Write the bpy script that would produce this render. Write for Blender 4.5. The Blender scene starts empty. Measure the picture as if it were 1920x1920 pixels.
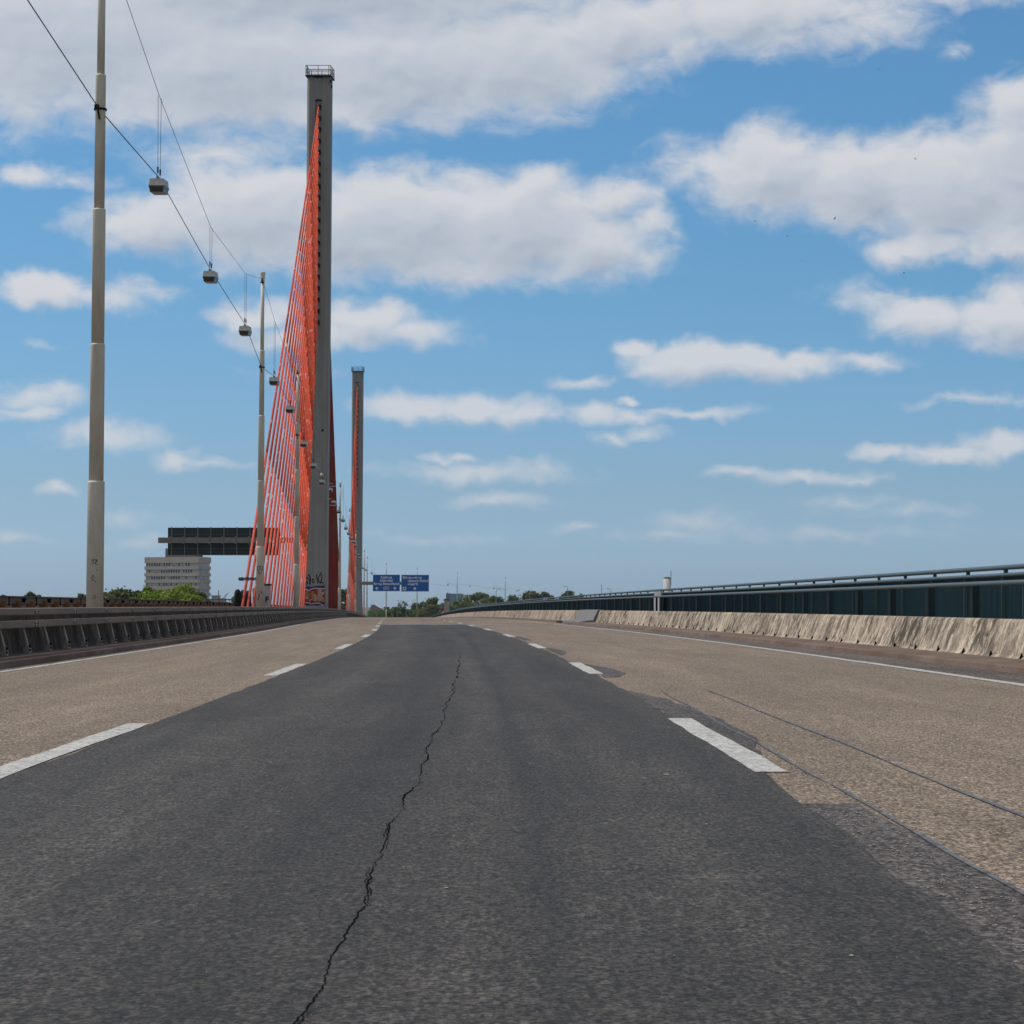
import bpy, bmesh, math, random
from mathutils import Vector, Matrix, noise as mnoise
random.seed(7)
C = bpy.context.scene.collection
SC = bpy.context.scene
rad = math.radians

# ------------------------------------------------------------------ camera
F = 4673.0                      # focal length in px of the 1920 px photograph
PX, PY = 1400.0, 960.0          # principal point (the photo is a crop of a wider one)
HZ = 1165.0
EYE = 0.875
PITCH = math.atan((HZ - PY) / F)
cd = bpy.data.cameras.new('camera')
cam = bpy.data.objects.new('camera', cd); C.objects.link(cam)
cam.location = (0, 0, EYE)
cam.rotation_euler = (math.pi / 2 + PITCH, 0, 0)
cd.sensor_width = 36; cd.sensor_fit = 'HORIZONTAL'
cd.lens = 36 * F / 1920
cd.shift_x = (960 - PX) / 1920
cd.clip_start = 0.1; cd.clip_end = 60000
SC.camera = cam
CF = F / math.cos(PITCH)

def ray(x, y):
    a = (x - PX) / CF * 1.0
    v = Vector(((x - PX) / F, math.cos(PITCH) - (PY - y) / F * math.sin(PITCH), math.sin(PITCH) + (PY - y) / F * math.cos(PITCH)))
    return v
def at(x, y, d):
    v = ray(x, y)
    return Vector((0, 0, EYE)) + v * (d / v.y)

# ------------------------------------------------------------------ sun and sky
SUN_EL, SUN_AZ = rad(54), rad(-82)         # azimuth from +Y (the way we look) towards +X; sun stands on the left
sdir = Vector((math.sin(SUN_AZ) * math.cos(SUN_EL), math.cos(SUN_AZ) * math.cos(SUN_EL), math.sin(SUN_EL)))
sd = bpy.data.lights.new('sun', 'SUN'); sd.energy = 2.9; sd.angle = rad(5); sd.color = (1.0, 0.95, 0.88)
sun = bpy.data.objects.new('sun', sd); C.objects.link(sun)
sun.rotation_euler = (-sdir).to_track_quat('-Z', 'Y').to_euler()
SC.view_settings.view_transform = 'Standard'; SC.view_settings.look = 'None'
SC.view_settings.gamma = 1; SC.view_settings.exposure = 0.0
SC.view_settings.use_curve_mapping = False
SC.cycles.max_bounces = 6; SC.cycles.diffuse_bounces = 3; SC.cycles.glossy_bounces = 3
SC.cycles.transparent_max_bounces = 8

W = bpy.data.worlds.new('World'); SC.world = W; W.use_nodes = True
nt = W.node_tree; nt.nodes.clear()
SKY = 0.1
# cloud lumps: x, y, rx, ry (px of the photo, turned into sky directions), strength
CL = [(120,60,420,190,1.1),(420,120,330,150,1.1),(760,120,330,130,1.1),(980,110,260,120,1.0),(600,-60,700,150,1.2),(1150,60,230,90,.9),(1400,20,300,75,.8),(1480,70,170,40,.45),(1620,30,140,60,.5),(1290,60,90,60,.3),(1830,-10,120,25,.35),
 (300,200,220,55,.7),(600,205,200,45,.8),
 (290,420,160,70,.85),(480,400,220,110,1.05),(640,430,190,110,1.05),(760,420,240,115,1.15),(960,420,220,110,1.15),(1010,350,80,55,.7),(1100,460,150,80,.9),(1150,380,85,60,.6),(1215,415,50,45,.5),(1200,480,60,40,.45),(430,290,170,50,.4),(880,505,260,38,.6),
 (1330,310,110,55,.45),(1440,320,150,100,.95),(1600,340,190,95,1.1),(1780,350,200,120,1.15),(1930,320,170,170,1.15),(1730,460,130,40,.75),(1880,455,140,45,.8),(1900,190,60,60,.7),(1270,305,50,25,.25),
 (1640,560,80,30,.35),(1730,595,110,48,.7),(1890,600,120,60,.9),(1910,555,70,40,.6),
 (80,543,95,38,.85),(215,550,110,26,.4),(40,325,80,25,.5),(150,335,60,14,.25),
 (470,590,100,30,.55),(680,600,115,38,.65),(600,630,190,35,.75),(780,625,100,30,.45),
 (1190,655,42,24,.75),(1300,675,140,42,1.0),(1420,685,120,40,.95),(1500,672,80,26,.7),(1620,675,95,17,.45),(1095,718,60,14,.4),
 (770,762,110,30,.8),(900,760,120,30,.85),(985,772,90,26,.7),(1110,775,70,22,.6),(1180,752,28,9,.6),(1300,773,110,11,.5),(1140,815,35,14,.4),(1215,806,45,12,.35),(1190,778,80,14,.5),
 (75,742,95,28,.5),(60,775,60,16,.55),(200,815,120,26,.5),(235,805,40,16,.4),(325,862,50,20,.65),(390,872,70,11,.4),
 (860,855,50,12,.6),(820,852,40,12,.55),(900,882,180,22,.5),(1020,875,60,13,.35),(940,935,90,14,.4),(110,917,32,12,.5),(240,975,50,12,.25),
 (1650,850,60,16,.6),(1780,848,120,24,.75),(1890,832,90,26,.8),(1390,888,60,16,.6),(1500,890,140,13,.5),(1600,895,60,9,.35),(1590,940,70,13,.3),(1840,750,120,11,.3),
 (1790,98,26,15,.2),(1310,980,80,20,.28),(1100,990,40,7,.3),(1250,1010,90,9,.2),(1700,960,110,9,.15),(560,700,60,10,.2),(95,648,30,9,.2),(800,1010,120,8,.15),(1560,1000,160,10,.15),(330,1010,120,10,.2),(30,1010,60,9,.25)]
UN = 46.73                                   # 1 unit = 100 px
def N(t, **k):
    n = nt.nodes.new(t)
    for a, b in k.items(): setattr(n, a, b)
    return n
def L(a, b): nt.links.new(a, b)
def cloud_group():
    g = bpy.data.node_groups.new('cloud_density', 'ShaderNodeTree')
    g.interface.new_socket('P', in_out='INPUT', socket_type='NodeSocketVector')
    g.interface.new_socket('D', in_out='OUTPUT', socket_type='NodeSocketFloat')
    g.interface.new_socket('E', in_out='OUTPUT', socket_type='NodeSocketFloat')
    g.interface.new_socket('B', in_out='OUTPUT', socket_type='NodeSocketFloat')
    g.interface.new_socket('G', in_out='OUTPUT', socket_type='NodeSocketFloat')
    def n(t, **k):
        x = g.nodes.new(t)
        for a, b in k.items(): setattr(x, a, b)
        return x
    l = g.links.new
    gi, go = n('NodeGroupInput'), n('NodeGroupOutput')
    def warp(src, scale, amp, det):
        nz = n('ShaderNodeTexNoise'); nz.inputs['Scale'].default_value = scale; nz.inputs['Detail'].default_value = det
        l(src, nz.inputs['Vector'])
        s = n('ShaderNodeVectorMath', operation='SUBTRACT'); l(nz.outputs['Color'], s.inputs[0]); s.inputs[1].default_value = (.5, .5, .5)
        m = n('ShaderNodeVectorMath', operation='MULTIPLY_ADD'); l(s.outputs[0], m.inputs[0]); m.inputs[1].default_value = amp
        l(src, m.inputs[2]); return m.outputs[0]
    p = warp(gi.outputs[0], .9, (.9, .55, 0), 2)
    p = warp(p, 3.2, (.30, .22, 0), 3)
    def field(items, ox, oy):
        acc = None
        for (x, y, rx, ry, st) in items:
            v = ray(x, y); u, w = v.x / v.y * UN + ox, v.z / v.y * UN + oy
            ix, iy = 100 / rx, 100 / ry
            m = n('ShaderNodeVectorMath', operation='MULTIPLY_ADD'); l(p, m.inputs[0]); m.inputs[1].default_value = (ix, iy, 0); m.inputs[2].default_value = (-u * ix, -w * iy, 0)
            le = n('ShaderNodeVectorMath', operation='LENGTH'); l(m.outputs[0], le.inputs[0])
            f = n('ShaderNodeMath', operation='MULTIPLY_ADD'); l(le.outputs['Value'], f.inputs[0]); f.inputs[1].default_value = -st * .92; f.inputs[2].default_value = st
            if acc is None: acc = f.outputs[0]
            else:
                mx = n('ShaderNodeMath', operation='SMOOTH_MAX'); l(acc, mx.inputs[0]); l(f.outputs[0], mx.inputs[1]); mx.inputs[2].default_value = .14; acc = mx.outputs[0]
        return acc
    acc = field(CL, 0, 0)
    big = field([c for c in CL if c[2] * c[3] > 2900 and c[4] > .5], .16, -.42)
    def fbm(off, det=9, rg=.6):
        st = n('ShaderNodeVectorMath', operation='MULTIPLY_ADD'); l(gi.outputs[0], st.inputs[0]); st.inputs[1].default_value = (.8, 1.25, 1); st.inputs[2].default_value = off
        nz = n('ShaderNodeTexNoise'); nz.inputs['Scale'].default_value = 1.5; nz.inputs['Detail'].default_value = det; nz.inputs['Roughness'].default_value = rg
        nz.inputs['Distortion'].default_value = .4
        l(st.outputs[0], nz.inputs['Vector']); return nz.outputs['Fac']
    f0, g0, f1 = fbm((0, 0, 0)), fbm((0, 0, 0), 3.5, .45), fbm((-.10, .22, 0), 3.5, .45)
    a = n('ShaderNodeMath', operation='MULTIPLY_ADD'); l(f0, a.inputs[0]); a.inputs[1].default_value = .80; a.inputs[2].default_value = -.40
    s = n('ShaderNodeMath', operation='ADD'); l(acc, s.inputs[0]); l(a.outputs[0], s.inputs[1]); l(s.outputs[0], go.inputs[0])
    l(acc, go.inputs[1]); l(big, go.inputs[2])
    df = n('ShaderNodeMath', operation='SUBTRACT'); l(g0, df.inputs[0]); l(f1, df.inputs[1]); l(df.outputs[0], go.inputs[3])
    return g
G = cloud_group()
tc = N('ShaderNodeTexCoord'); sx = N('ShaderNodeSeparateXYZ'); L(tc.outputs['Generated'], sx.inputs[0])
my = N('ShaderNodeMath', operation='MAXIMUM'); L(sx.outputs['Y'], my.inputs[0]); my.inputs[1].default_value = .02
du = N('ShaderNodeMath', operation='DIVIDE'); L(sx.outputs['X'], du.inputs[0]); L(my.outputs[0], du.inputs[1])
dv = N('ShaderNodeMath', operation='DIVIDE'); L(sx.outputs['Z'], dv.inputs[0]); L(my.outputs[0], dv.inputs[1])
cb = N('ShaderNodeCombineXYZ'); L(du.outputs[0], cb.inputs[0]); L(dv.outputs[0], cb.inputs[1])
sc_ = N('ShaderNodeVectorMath', operation='SCALE'); L(cb.outputs[0], sc_.inputs[0]); sc_.inputs['Scale'].default_value = UN
P0 = sc_.outputs[0]
GN = N('ShaderNodeGroup'); GN.node_tree = G; L(P0, GN.inputs[0])
D0, E0, B0_, G0 = GN.outputs
def mr(src, a, b, c=0, d=1, smooth=True):
    m = N('ShaderNodeMapRange'); m.interpolation_type = 'SMOOTHSTEP' if smooth else 'LINEAR'
    L(src, m.inputs[0]); m.inputs[1].default_value = a; m.inputs[2].default_value = b; m.inputs[3].default_value = c; m.inputs[4].default_value = d
    return m.outputs[0]
def mth(op, a, b):
    m = N('ShaderNodeMath', operation=op)
    for i, q in enumerate((a, b)):
        if isinstance(q, (int, float)): m.inputs[i].default_value = q
        else: L(q, m.inputs[i])
    return m.outputs[0]
cover = mr(mth('MULTIPLY', D0, mr(sx.outputs['Z'], .0, .13, .70, 1.0, False)), -.14, .50)
thick = mr(B0_, .0, .95)
lit = mth('ADD', mth('MULTIPLY', G0, .5), .90)
lit = mth('ADD', lit, mth('MULTIPLY', mth('SUBTRACT', E0, B0_), .30))
lit = mth('SUBTRACT', lit, mth('MULTIPLY', thick, .50))
litc = mr(lit, 0, 1, 0, 1, False)
cr = N('ShaderNodeValToRGB'); L(litc, cr.inputs[0])
e = cr.color_ramp.elements
e[0].position = 0; e[0].color = (.36, .41, .49, 1); e[1].position = 1; e[1].color = (.69, .695, .72, 1)
m_ = e.new(.45); m_.color = (.52, .56, .63, 1)
clc = N('ShaderNodeVectorMath', operation='SCALE'); L(cr.outputs[0], clc.inputs[0]); clc.inputs['Scale'].default_value = 1 / SKY
sky = N('ShaderNodeTexSky'); sky.sky_type = 'NISHITA'; sky.sun_disc = False
sky.sun_elevation = SUN_EL; sky.sun_rotation = SUN_AZ
sky.altitude = 0; sky.air_density = 1.0; sky.dust_density = .6; sky.ozone_density = 3.0
# fade clouds into the haze low down
low = mr(sx.outputs['Z'], .0, .13, .62, 1.0, False)
cov = mth('MULTIPLY', mth('MULTIPLY', cover, .93), low)
tint = N('ShaderNodeValToRGB'); L(mr(sx.outputs['Z'], 0, .5, 0, 1, False), tint.inputs[0])
te = tint.color_ramp.elements
TK = 1.45
te[0].position = 0; te[0].color = (.62 / TK, .90 / TK, 1.45 / TK, 1); te[1].position = 1; te[1].color = (.75 / TK, .92 / TK, 1.0 / TK, 1)
for p_, c_ in ((.036, (.613, .871, 1.383)), (.105, (.58, .785, 1.096)), (.262, (.507, .82, 1.033)), (.434, (.52, .88, 1.06))):
    q_ = te.new(p_); q_.color = (c_[0] / TK, c_[1] / TK, c_[2] / TK, 1)
TINT = tint
mulc = N('ShaderNodeMix', data_type='RGBA', blend_type='MULTIPLY'); mulc.inputs[0].default_value = 1
L(sky.outputs[0], mulc.inputs[6]); L(tint.outputs[0], mulc.inputs[7])
mix = N('ShaderNodeMix', data_type='RGBA'); L(cov, mix.inputs[0]); tk = N('ShaderNodeVectorMath', operation='SCALE'); L(mulc.outputs[2], tk.inputs[0]); tk.inputs['Scale'].default_value = 1.45
# broken cloud added to the unseen sky overhead and behind, to neutralise ambient light
on = N('ShaderNodeTexNoise'); L(tc.outputs['Generated'], on.inputs['Vector']); on.inputs['Scale'].default_value = 2.6; on.inputs['Detail'].default_value = 5
oc = mr(on.outputs['Fac'], .38, .58)
msk = mth('MAXIMUM', mr(sx.outputs['Z'], .27, .36), mth('MULTIPLY', mr(sx.outputs['Y'], .75, .5), mr(sx.outputs['Z'], .02, .10)))
ovc = N('ShaderNodeMix', data_type='RGBA'); L(mth('MULTIPLY', mth('MULTIPLY', oc, msk), .92), ovc.inputs[0]); L(tk.outputs[0], ovc.inputs[6]); ovc.inputs[7].default_value = (5.0, 4.85, 4.7, 1)
L(ovc.outputs[2], mix.inputs[6]); L(clc.outputs[0], mix.inputs[7])
bg = N('ShaderNodeBackground'); bg.inputs['Strength'].default_value = SKY; L(mix.outputs[2], bg.inputs[0])
wo = N('ShaderNodeOutputWorld'); L(bg.outputs[0], wo.inputs[0])
W.cycles.sampling_method = 'MANUAL'; W.cycles.sample_map_resolution = 512

# ------------------------------------------------------------------ helpers
def link(name, me, mat=None, parent=None):
    o = bpy.data.objects.new(name, me); C.objects.link(o)
    if mat:
        for m in (mat if isinstance(mat, (list, tuple)) else [mat]): me.materials.append(m)
    if parent: o.parent = parent
    return o
def tag(o, label=None, cat=None, group=None, kind=None):
    if label: o['label'] = label
    if cat: o['category'] = cat
    if group: o['group'] = group
    if kind: o['kind'] = kind
    return o
def empty(name, loc=(0, 0, 0), rz=0):
    o = bpy.data.objects.new(name, None); C.objects.link(o); o.location = loc; o.rotation_euler = (0, 0, rz); o.empty_display_size = .3
    return o
class MB:
    def __init__(s): s.v = []; s.f = []; s.mi = []
    def add(s, vs, fs, mi=0):
        b = len(s.v); s.v += [tuple(q) for q in vs]; s.f += [tuple(b + i for i in f) for f in fs]; s.mi += [mi] * len(fs)
    def box(s, c, h, rz=0, mi=0, top=1.0):
        ca, sa = math.cos(rz), math.sin(rz); vs = []
        for z in (-1, 1):
            k = top if z > 0 else 1
            for x, y in ((-1, -1), (1, -1), (1, 1), (-1, 1)):
                X, Y = x * h[0] * k, y * h[1] * k
                vs.append((c[0] + X * ca - Y * sa, c[1] + X * sa + Y * ca, c[2] + z * h[2]))
        s.add(vs, [(3, 2, 1, 0), (4, 5, 6, 7), (0, 1, 5, 4), (1, 2, 6, 5), (2, 3, 7, 6), (3, 0, 4, 7)], mi)
    def tube(s, a, b, r, n=8, r2=None, mi=0, cap=True):
        a, b = Vector(a), Vector(b); r2 = r if r2 is None else r2
        d = (b - a).normalized(); up = Vector((0, 0, 1)) if abs(d.z) < .9 else Vector((1, 0, 0))
        x = d.cross(up).normalized(); y = x.cross(d)
        vs = []
        for p, q in ((a, r), (b, r2)):
            for i in range(n):
                t = 2 * math.pi * i / n; vs.append(p + x * math.cos(t) * q + y * math.sin(t) * q)
        fs = [(i, (i + 1) % n, n + (i + 1) % n, n + i) for i in range(n)]
        if cap: fs += [tuple(range(n - 1, -1, -1)), tuple(range(n, 2 * n))]
        s.add(vs, fs, mi)
    def path(s, pts, r, n=6, mi=0):
        for a, b in zip(pts, pts[1:]): s.tube(a, b, r, n, mi=mi)
    def lathe(s, prof, c=(0, 0, 0), n=24, mi=0):
        vs = []
        for r, z in prof:
            for i in range(n):
                t = 2 * math.pi * i / n; vs.append((c[0] + r * math.cos(t), c[1] + r * math.sin(t), c[2] + z))
        fs = [(k * n + i, k * n + (i + 1) % n, (k + 1) * n + (i + 1) % n, (k + 1) * n + i) for k in range(len(prof) - 1) for i in range(n)]
        fs += [tuple(range(n - 1, -1, -1)), tuple((len(prof) - 1) * n + i for i in range(n))]
        s.add(vs, fs, mi)
    def build(s, name, mat, parent=None, smooth=False):
        me = bpy.data.meshes.new(name); me.from_pydata(s.v, [], s.f)
        if any(s.mi): me.polygons.foreach_set('material_index', s.mi)
        if smooth: me.polygons.foreach_set('use_smooth', [True] * len(me.polygons))
        me.update(); return link(name, me, mat, parent)

# ---- the line of the bridge: w = metres right of our lane line axis, d = metres ahead
S_ = (732 - PX) / F
def RX(w, d):
    c = -.00022 * (95 - d) ** 2 if d < 95 else 0
    t = max(0, d - 640)
    return w + c + S_ * d + .000895 * t * t / (1 + .00238 * t)
def ZR(d):
    if d > 560: return .0075 * 560 - 1e-5 * 560 ** 2 - .0037 * (d - 560)
    return .0075 * d - 1e-5 * d * d
def R(w, d, z=0): return Vector((RX(w, d), d, ZR(d) + z))
def DL(a, b):
    out = [a]; d = a
    while d < b - 1e-6:
        st = 1 if d < 60 else 2.5 if d < 130 else 5 if d < 300 else 10
        d = min(b, (math.floor(d / st + 1e-6) + 1) * st); out.append(d)
    return out
def sweep(prof, ds, closed=False, mb=None, mi=0, caps=True):
    """profile of (w, z) pairs swept along the bridge"""
    mb = mb or MB(); n = len(prof); vs = [R(w, d, z) for d in ds for w, z in prof]
    m = n if closed else n - 1
    fs = [(k * n + i, k * n + (i + 1) % n, (k + 1) * n + (i + 1) % n, (k + 1) * n + i) for k in range(len(ds) - 1) for i in range(m)]
    if closed and caps: fs += [tuple(range(n - 1, -1, -1)), tuple((len(ds) - 1) * n + i for i in range(n))]
    mb.add(vs, fs, mi); return mb
def recalc(o):
    bm = bmesh.new(); bm.from_mesh(o.data); bmesh.ops.recalc_face_normals(bm, faces=bm.faces); bm.to_mesh(o.data); bm.free(); return o

# ------------------------------------------------------------------ materials
class Mat:
    def __init__(s, name, rough=.8, spec=.4, metal=0):
        s.m = bpy.data.materials.new(name); s.m.use_nodes = True; s.t = s.m.node_tree
        s.b = s.t.nodes['Principled BSDF']; s.b.inputs['Roughness'].default_value = rough
        s.b.inputs['Specular IOR Level'].default_value = spec; s.b.inputs['Metallic'].default_value = metal
        s.tc = s.t.nodes.new('ShaderNodeTexCoord')
    def n(s, t, **k):
        x = s.t.nodes.new(t)
        for a, b in k.items(): setattr(x, a, b)
        return x
    def l(s, a, b): s.t.links.new(a, b)
    def coord(s, sc=(1, 1, 1), kind='Object'):
        m = s.n('ShaderNodeMapping'); s.l(s.tc.outputs[kind], m.inputs[0]); m.inputs['Scale'].default_value = sc; return m.outputs[0]
    def noise(s, scale, sc=(1, 1, 1), det=4, rough=.6, dist=0, kind='Object'):
        x = s.n('ShaderNodeTexNoise'); s.l(s.coord(sc, kind), x.inputs['Vector'])
        x.inputs['Scale'].default_value = scale; x.inputs['Detail'].default_value = det; x.inputs['Roughness'].default_value = rough; x.inputs['Distortion'].default_value = dist
        return x.outputs['Fac']
    def vor(s, scale, sc=(1, 1, 1), out='Color'):
        x = s.n('ShaderNodeTexVoronoi'); s.l(s.coord(sc), x.inputs['Vector']); x.inputs['Scale'].default_value = scale; return x.outputs[out]
    def ramp(s, f, *st):
        r = s.n('ShaderNodeValToRGB'); s.l(f, r.inputs[0]); e = r.color_ramp.elements
        while len(e) > 1: e.remove(e[-1])
        for i, (p, c) in enumerate(st):
            c = (c, c, c, 1) if isinstance(c, (int, float)) else (*c, 1)
            if i == 0: e[0].position = p; e[0].color = c
            else: q = e.new(p); q.color = c
        return r.outputs[0]
    def mix(s, f, a, b, mode='MIX'):
        m = s.n('ShaderNodeMix', data_type='RGBA', blend_type=mode)
        for i, q in ((0, f), (6, a), (7, b)):
            if isinstance(q, (int, float)): m.inputs[i].default_value = q if i == 0 else (q, q, q, 1)
            elif isinstance(q, tuple): m.inputs[i].default_value = (*q, 1)
            else: s.l(q, m.inputs[i])
        return m.outputs[2]
    def col(s, c):
        if isinstance(c, tuple): s.b.inputs['Base Color'].default_value = (*c, 1)
        else: s.l(c, s.b.inputs['Base Color'])
        return s
    def bump(s, f, strength=.3, dist=.01):
        b = s.n('ShaderNodeBump'); b.inputs['Strength'].default_value = strength; b.inputs['Distance'].default_value = dist
        s.l(f, b.inputs['Height']); s.l(b.outputs[0], s.b.inputs['Normal']); return s

def road_coord(M):
    """object position turned into (across, along, up) so that wear runs with the road"""
    sp = M.n('ShaderNodeSeparateXYZ'); M.l(M.tc.outputs['Object'], sp.inputs[0])
    def m(op, a, b, c=None):
        q = M.n('ShaderNodeMath', operation=op)
        for i, v in enumerate((a, b, c)):
            if v is None: continue
            if isinstance(v, (int, float)): q.inputs[i].default_value = v
            else: M.l(v, q.inputs[i])
        return q.outputs[0]
    t = m('MAXIMUM', m('SUBTRACT', 95, sp.outputs['Y']), 0)
    w = m('MULTIPLY_ADD', m('MULTIPLY', t, t), .00022, m('MULTIPLY_ADD', sp.outputs['Y'], -S_, sp.outputs['X']))
    cb = M.n('ShaderNodeCombineXYZ'); M.l(w, cb.inputs[0]); M.l(sp.outputs['Y'], cb.inputs[1]); M.l(sp.outputs['Z'], cb.inputs[2])
    return cb.outputs[0], w, m
def rnoise(M, co, scale, sc, det=4, rough=.65):
    mp = M.n('ShaderNodeVectorMath', operation='MULTIPLY'); M.l(co, mp.inputs[0]); mp.inputs[1].default_value = sc
    x = M.n('ShaderNodeTexNoise'); M.l(mp.outputs[0], x.inputs['Vector']); x.inputs['Scale'].default_value = scale; x.inputs['Detail'].default_value = det; x.inputs['Roughness'].default_value = rough
    return x.outputs['Fac']
def mk_asphalt(name, base, speck, grain, tracks=1.0, bands=None, rough=.85, amp=(.72, 1.3)):
    M = Mat(name, rough, .3)
    g = M.vor(grain)                                  # stones of the mix
    bw = M.n('ShaderNodeRGBToBW'); M.l(g, bw.inputs[0])
    c = M.mix(M.ramp(bw.outputs[0], (.25, 0), (.8, 1)), tuple(q * amp[0] for q in base), tuple(q * amp[1] for q in speck))
    co, w, m = road_coord(M)
    for i_, (sc, st, lo, hi, de) in enumerate(((grain * .75, (1, .22, 1), .36, 1.64, 5), (13, (1, .3, 1), .82, 1.18, 7), (2.4, (1, .4, 1), .86, 1.14, 5), (.5, (1.6, .22, 1), .76, 1.24, 5), (1.9, (1, .045, 1), .80, 1.2, 4), (5.5, (1, .03, 1), .88, 1.12, 4))):
        if i_ >= 1: lo, hi = 1 - (1 - lo) * tracks, 1 + (hi - 1) * tracks
        c = M.mix(1, c, M.ramp(rnoise(M, co, sc, st, de), (.32, lo), (.68, hi)), 'MULTIPLY')
    if bands:
        wp = m('MULTIPLY_ADD', rnoise(M, co, .7, (1, .12, 1), 3), .30, m('ADD', w, -.15))
        f = m('MULTIPLY_ADD', wp, 1 / 3.9, .5 / 3.9)
        c = M.mix(1, c, M.ramp(f, *[((q + .5) / 3.9, v) for q, v in bands]), 'MULTIPLY')
    M.col(c); M.bump(M.noise(grain * .6, det=3), .6, .005)
    return M
M_dark = mk_asphalt('dark_asphalt', (.0305, .0265, .0220), (.053, .0465, .0390), 80, bands=((-.42, 1.0), (.1, .98), (.5, 1.28), (.9, 1.05), (1.3, .80), (1.6, .84), (1.93, 1.18), (2.06, 1.04), (2.15, .70), (2.27, 1.0), (2.6, 1.12), (2.95, .88), (3.2, .95), (3.4, 1.22)), rough=.70, amp=(.55, 1.45)).m
ML = mk_asphalt('brown_asphalt', (.172, .128, .092), (.262, .205, .152), 85, .5, rough=.85, amp=(.52, 1.28)); M_light = ML.m
M_far = mk_asphalt('grey_asphalt', (.15, .135, .12), (.2, .18, .165), 60).m
M_patch = mk_asphalt('patch_asphalt', (.060, .052, .048), (.105, .092, .084), 60, .8, amp=(.6, 1.35)).m
def mk_paint():
    M = Mat('road_paint', .7, .4)
    w = M.noise(28, det=6, rough=.75); w2 = M.noise(3.5, det=3)
    c = M.mix(M.ramp(w, (.43, 1), (.50, 0)), (.55, .54, .50), (.24, .23, .21))
    c = M.mix(1, c, M.ramp(w2, (.3, .82), (.7, 1.08)), 'MULTIPLY')
    return M.col(c).bump(w, .4, .003).m
M_paint = mk_paint()
def mk_plain(name, col, rough=.7, spec=.4, metal=0, var=.15, scale=2.0, sc=(1, 1, 1), det=5):
    M = Mat(name, rough, spec, metal)
    c = M.mix(1, tuple(col), M.ramp(M.noise(scale, sc, det=det), (.3, 1 - var), (.7, 1 + var)), 'MULTIPLY')
    return M.col(c).m
def mk_kerb():
    M = Mat('kerb_stone', .9, .3)
    a = M.noise(1.1, (1, .5, 1), det=6); b = M.noise(22, det=5, rough=.7)
    c = M.mix(M.ramp(a, (.35, 0), (.65, 1)), (.125, .078, .055), (.20, .145, .115))
    c = M.mix(.9, c, M.ramp(b, (.3, .7), (.7, 1.25)), 'MULTIPLY')
    st = M.noise(3.0, (.2, 9, .35), det=4)
    c = M.mix(M.ramp(st, (.62, 0), (.72, .65)), c, (.05, .038, .03))
    return M.col(c).bump(b, .5, .006).m
M_kerb = mk_kerb()
def mk_barrier(name, hi, lo, dark, dpos=.5):
    """formwork concrete with dark runs of dirt down the face"""
    M = Mat(name, .9, .3)
    a = M.noise(1.0, (1, 2.6, 1.9), det=8, rough=.74, dist=.7)
    a2 = M.noise(1.0, (1, 7, 3.6), det=7, rough=.78, dist=.7)
    b = M.noise(1.6, (1, 1.0, .8), det=4); f = M.noise(26, det=6, rough=.75)
    c = M.mix(M.ramp(b, (.35, 0), (.65, 1)), lo, hi)
    pm = M.ramp(M.noise(.35, (1, 1, .6), det=3), (.36, .45), (.56, 1))
    c = M.mix(M.mix(1, M.ramp(a2, (dpos + .0, 0), (dpos + .09, .75)), pm, 'MULTIPLY'), c, dark)
    c = M.mix(M.mix(1, M.ramp(a, (dpos + .02, 0), (dpos + .10, .90)), pm, 'MULTIPLY'), c, dark)
    top = M.n('ShaderNodeSeparateXYZ'); M.l(M.tc.outputs['Object'], top.inputs[0])
    pit = M.vor(19, (1, 1, .5), 'Distance')
    c = M.mix(M.ramp(pit, (.12, .8), (.24, 0)), c, dark)
    c = M.mix(1, c, M.ramp(f, (.33, .70), (.67, 1.22)), 'MULTIPLY')
    return M.col(c).bump(f, .6, .01).m
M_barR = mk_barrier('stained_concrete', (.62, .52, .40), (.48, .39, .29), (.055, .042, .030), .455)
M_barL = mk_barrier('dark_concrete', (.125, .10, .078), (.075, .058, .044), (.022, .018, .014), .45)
M_barG = mk_barrier('new_concrete', (.21, .205, .205), (.18, .175, .175), (.13, .125, .12), .62)
M_steel = mk_plain('galvanised_steel', (.185, .145, .112), .7, .3, .03, .22, 1.2, (1, .5, 1))
M_steelL = mk_plain('weathered_zinc', (.30, .27, .23), .6, .4, .1, .25, 2.5)
M_rust = mk_plain('rusty_steel', (.17, .085, .045), .85, .2, 0, .3, 4)
M_beige = mk_plain('dusty_steel', (.26, .20, .15), .7, .3, 0, .2, 2)
M_teal = mk_plain('dark_teal_paint', (.018, .062, .070), .5, .45, 0, .2, .8)
M_tealR = mk_plain('grey_teal_paint', (.065, .095, .098), .45, .5, .1, .15, 1)
M_navy = mk_plain('blue_teal_paint', (.008, .028, .036), .55, .4, 0, .2, .8)
M_board = mk_plain('pale_board', (.42, .38, .40), .6, .4, 0, .08, 3)
M_black = mk_plain('black_rubber', (.012, .012, .012), .8, .2)
M_wire = mk_plain('dark_wire', (.03, .032, .03), .6, .3)
M_tar = mk_plain('blue_tar_seam', (.115, .125, .140), .8, .3, 0, .6, 10)
M_crack = mk_plain('crack', (.010, .010, .010), 1, 0, 0, .1)
def mk_pole():
    M = Mat('cream_pole_paint', .6, .4)
    a = M.noise(2.2, (1.5, 1.5, .35), det=5); b = M.noise(14, (1, 1, .5), det=5)
    c = M.mix(M.ramp(a, (.38, 0), (.7, .8)), (.64, .61, .52), (.46, .40, .32))
    c = M.mix(M.ramp(b, (.66, 0), (.72, .7)), c, (.14, .12, .09))
    return M.col(c).m
M_pole = mk_pole()
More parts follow.
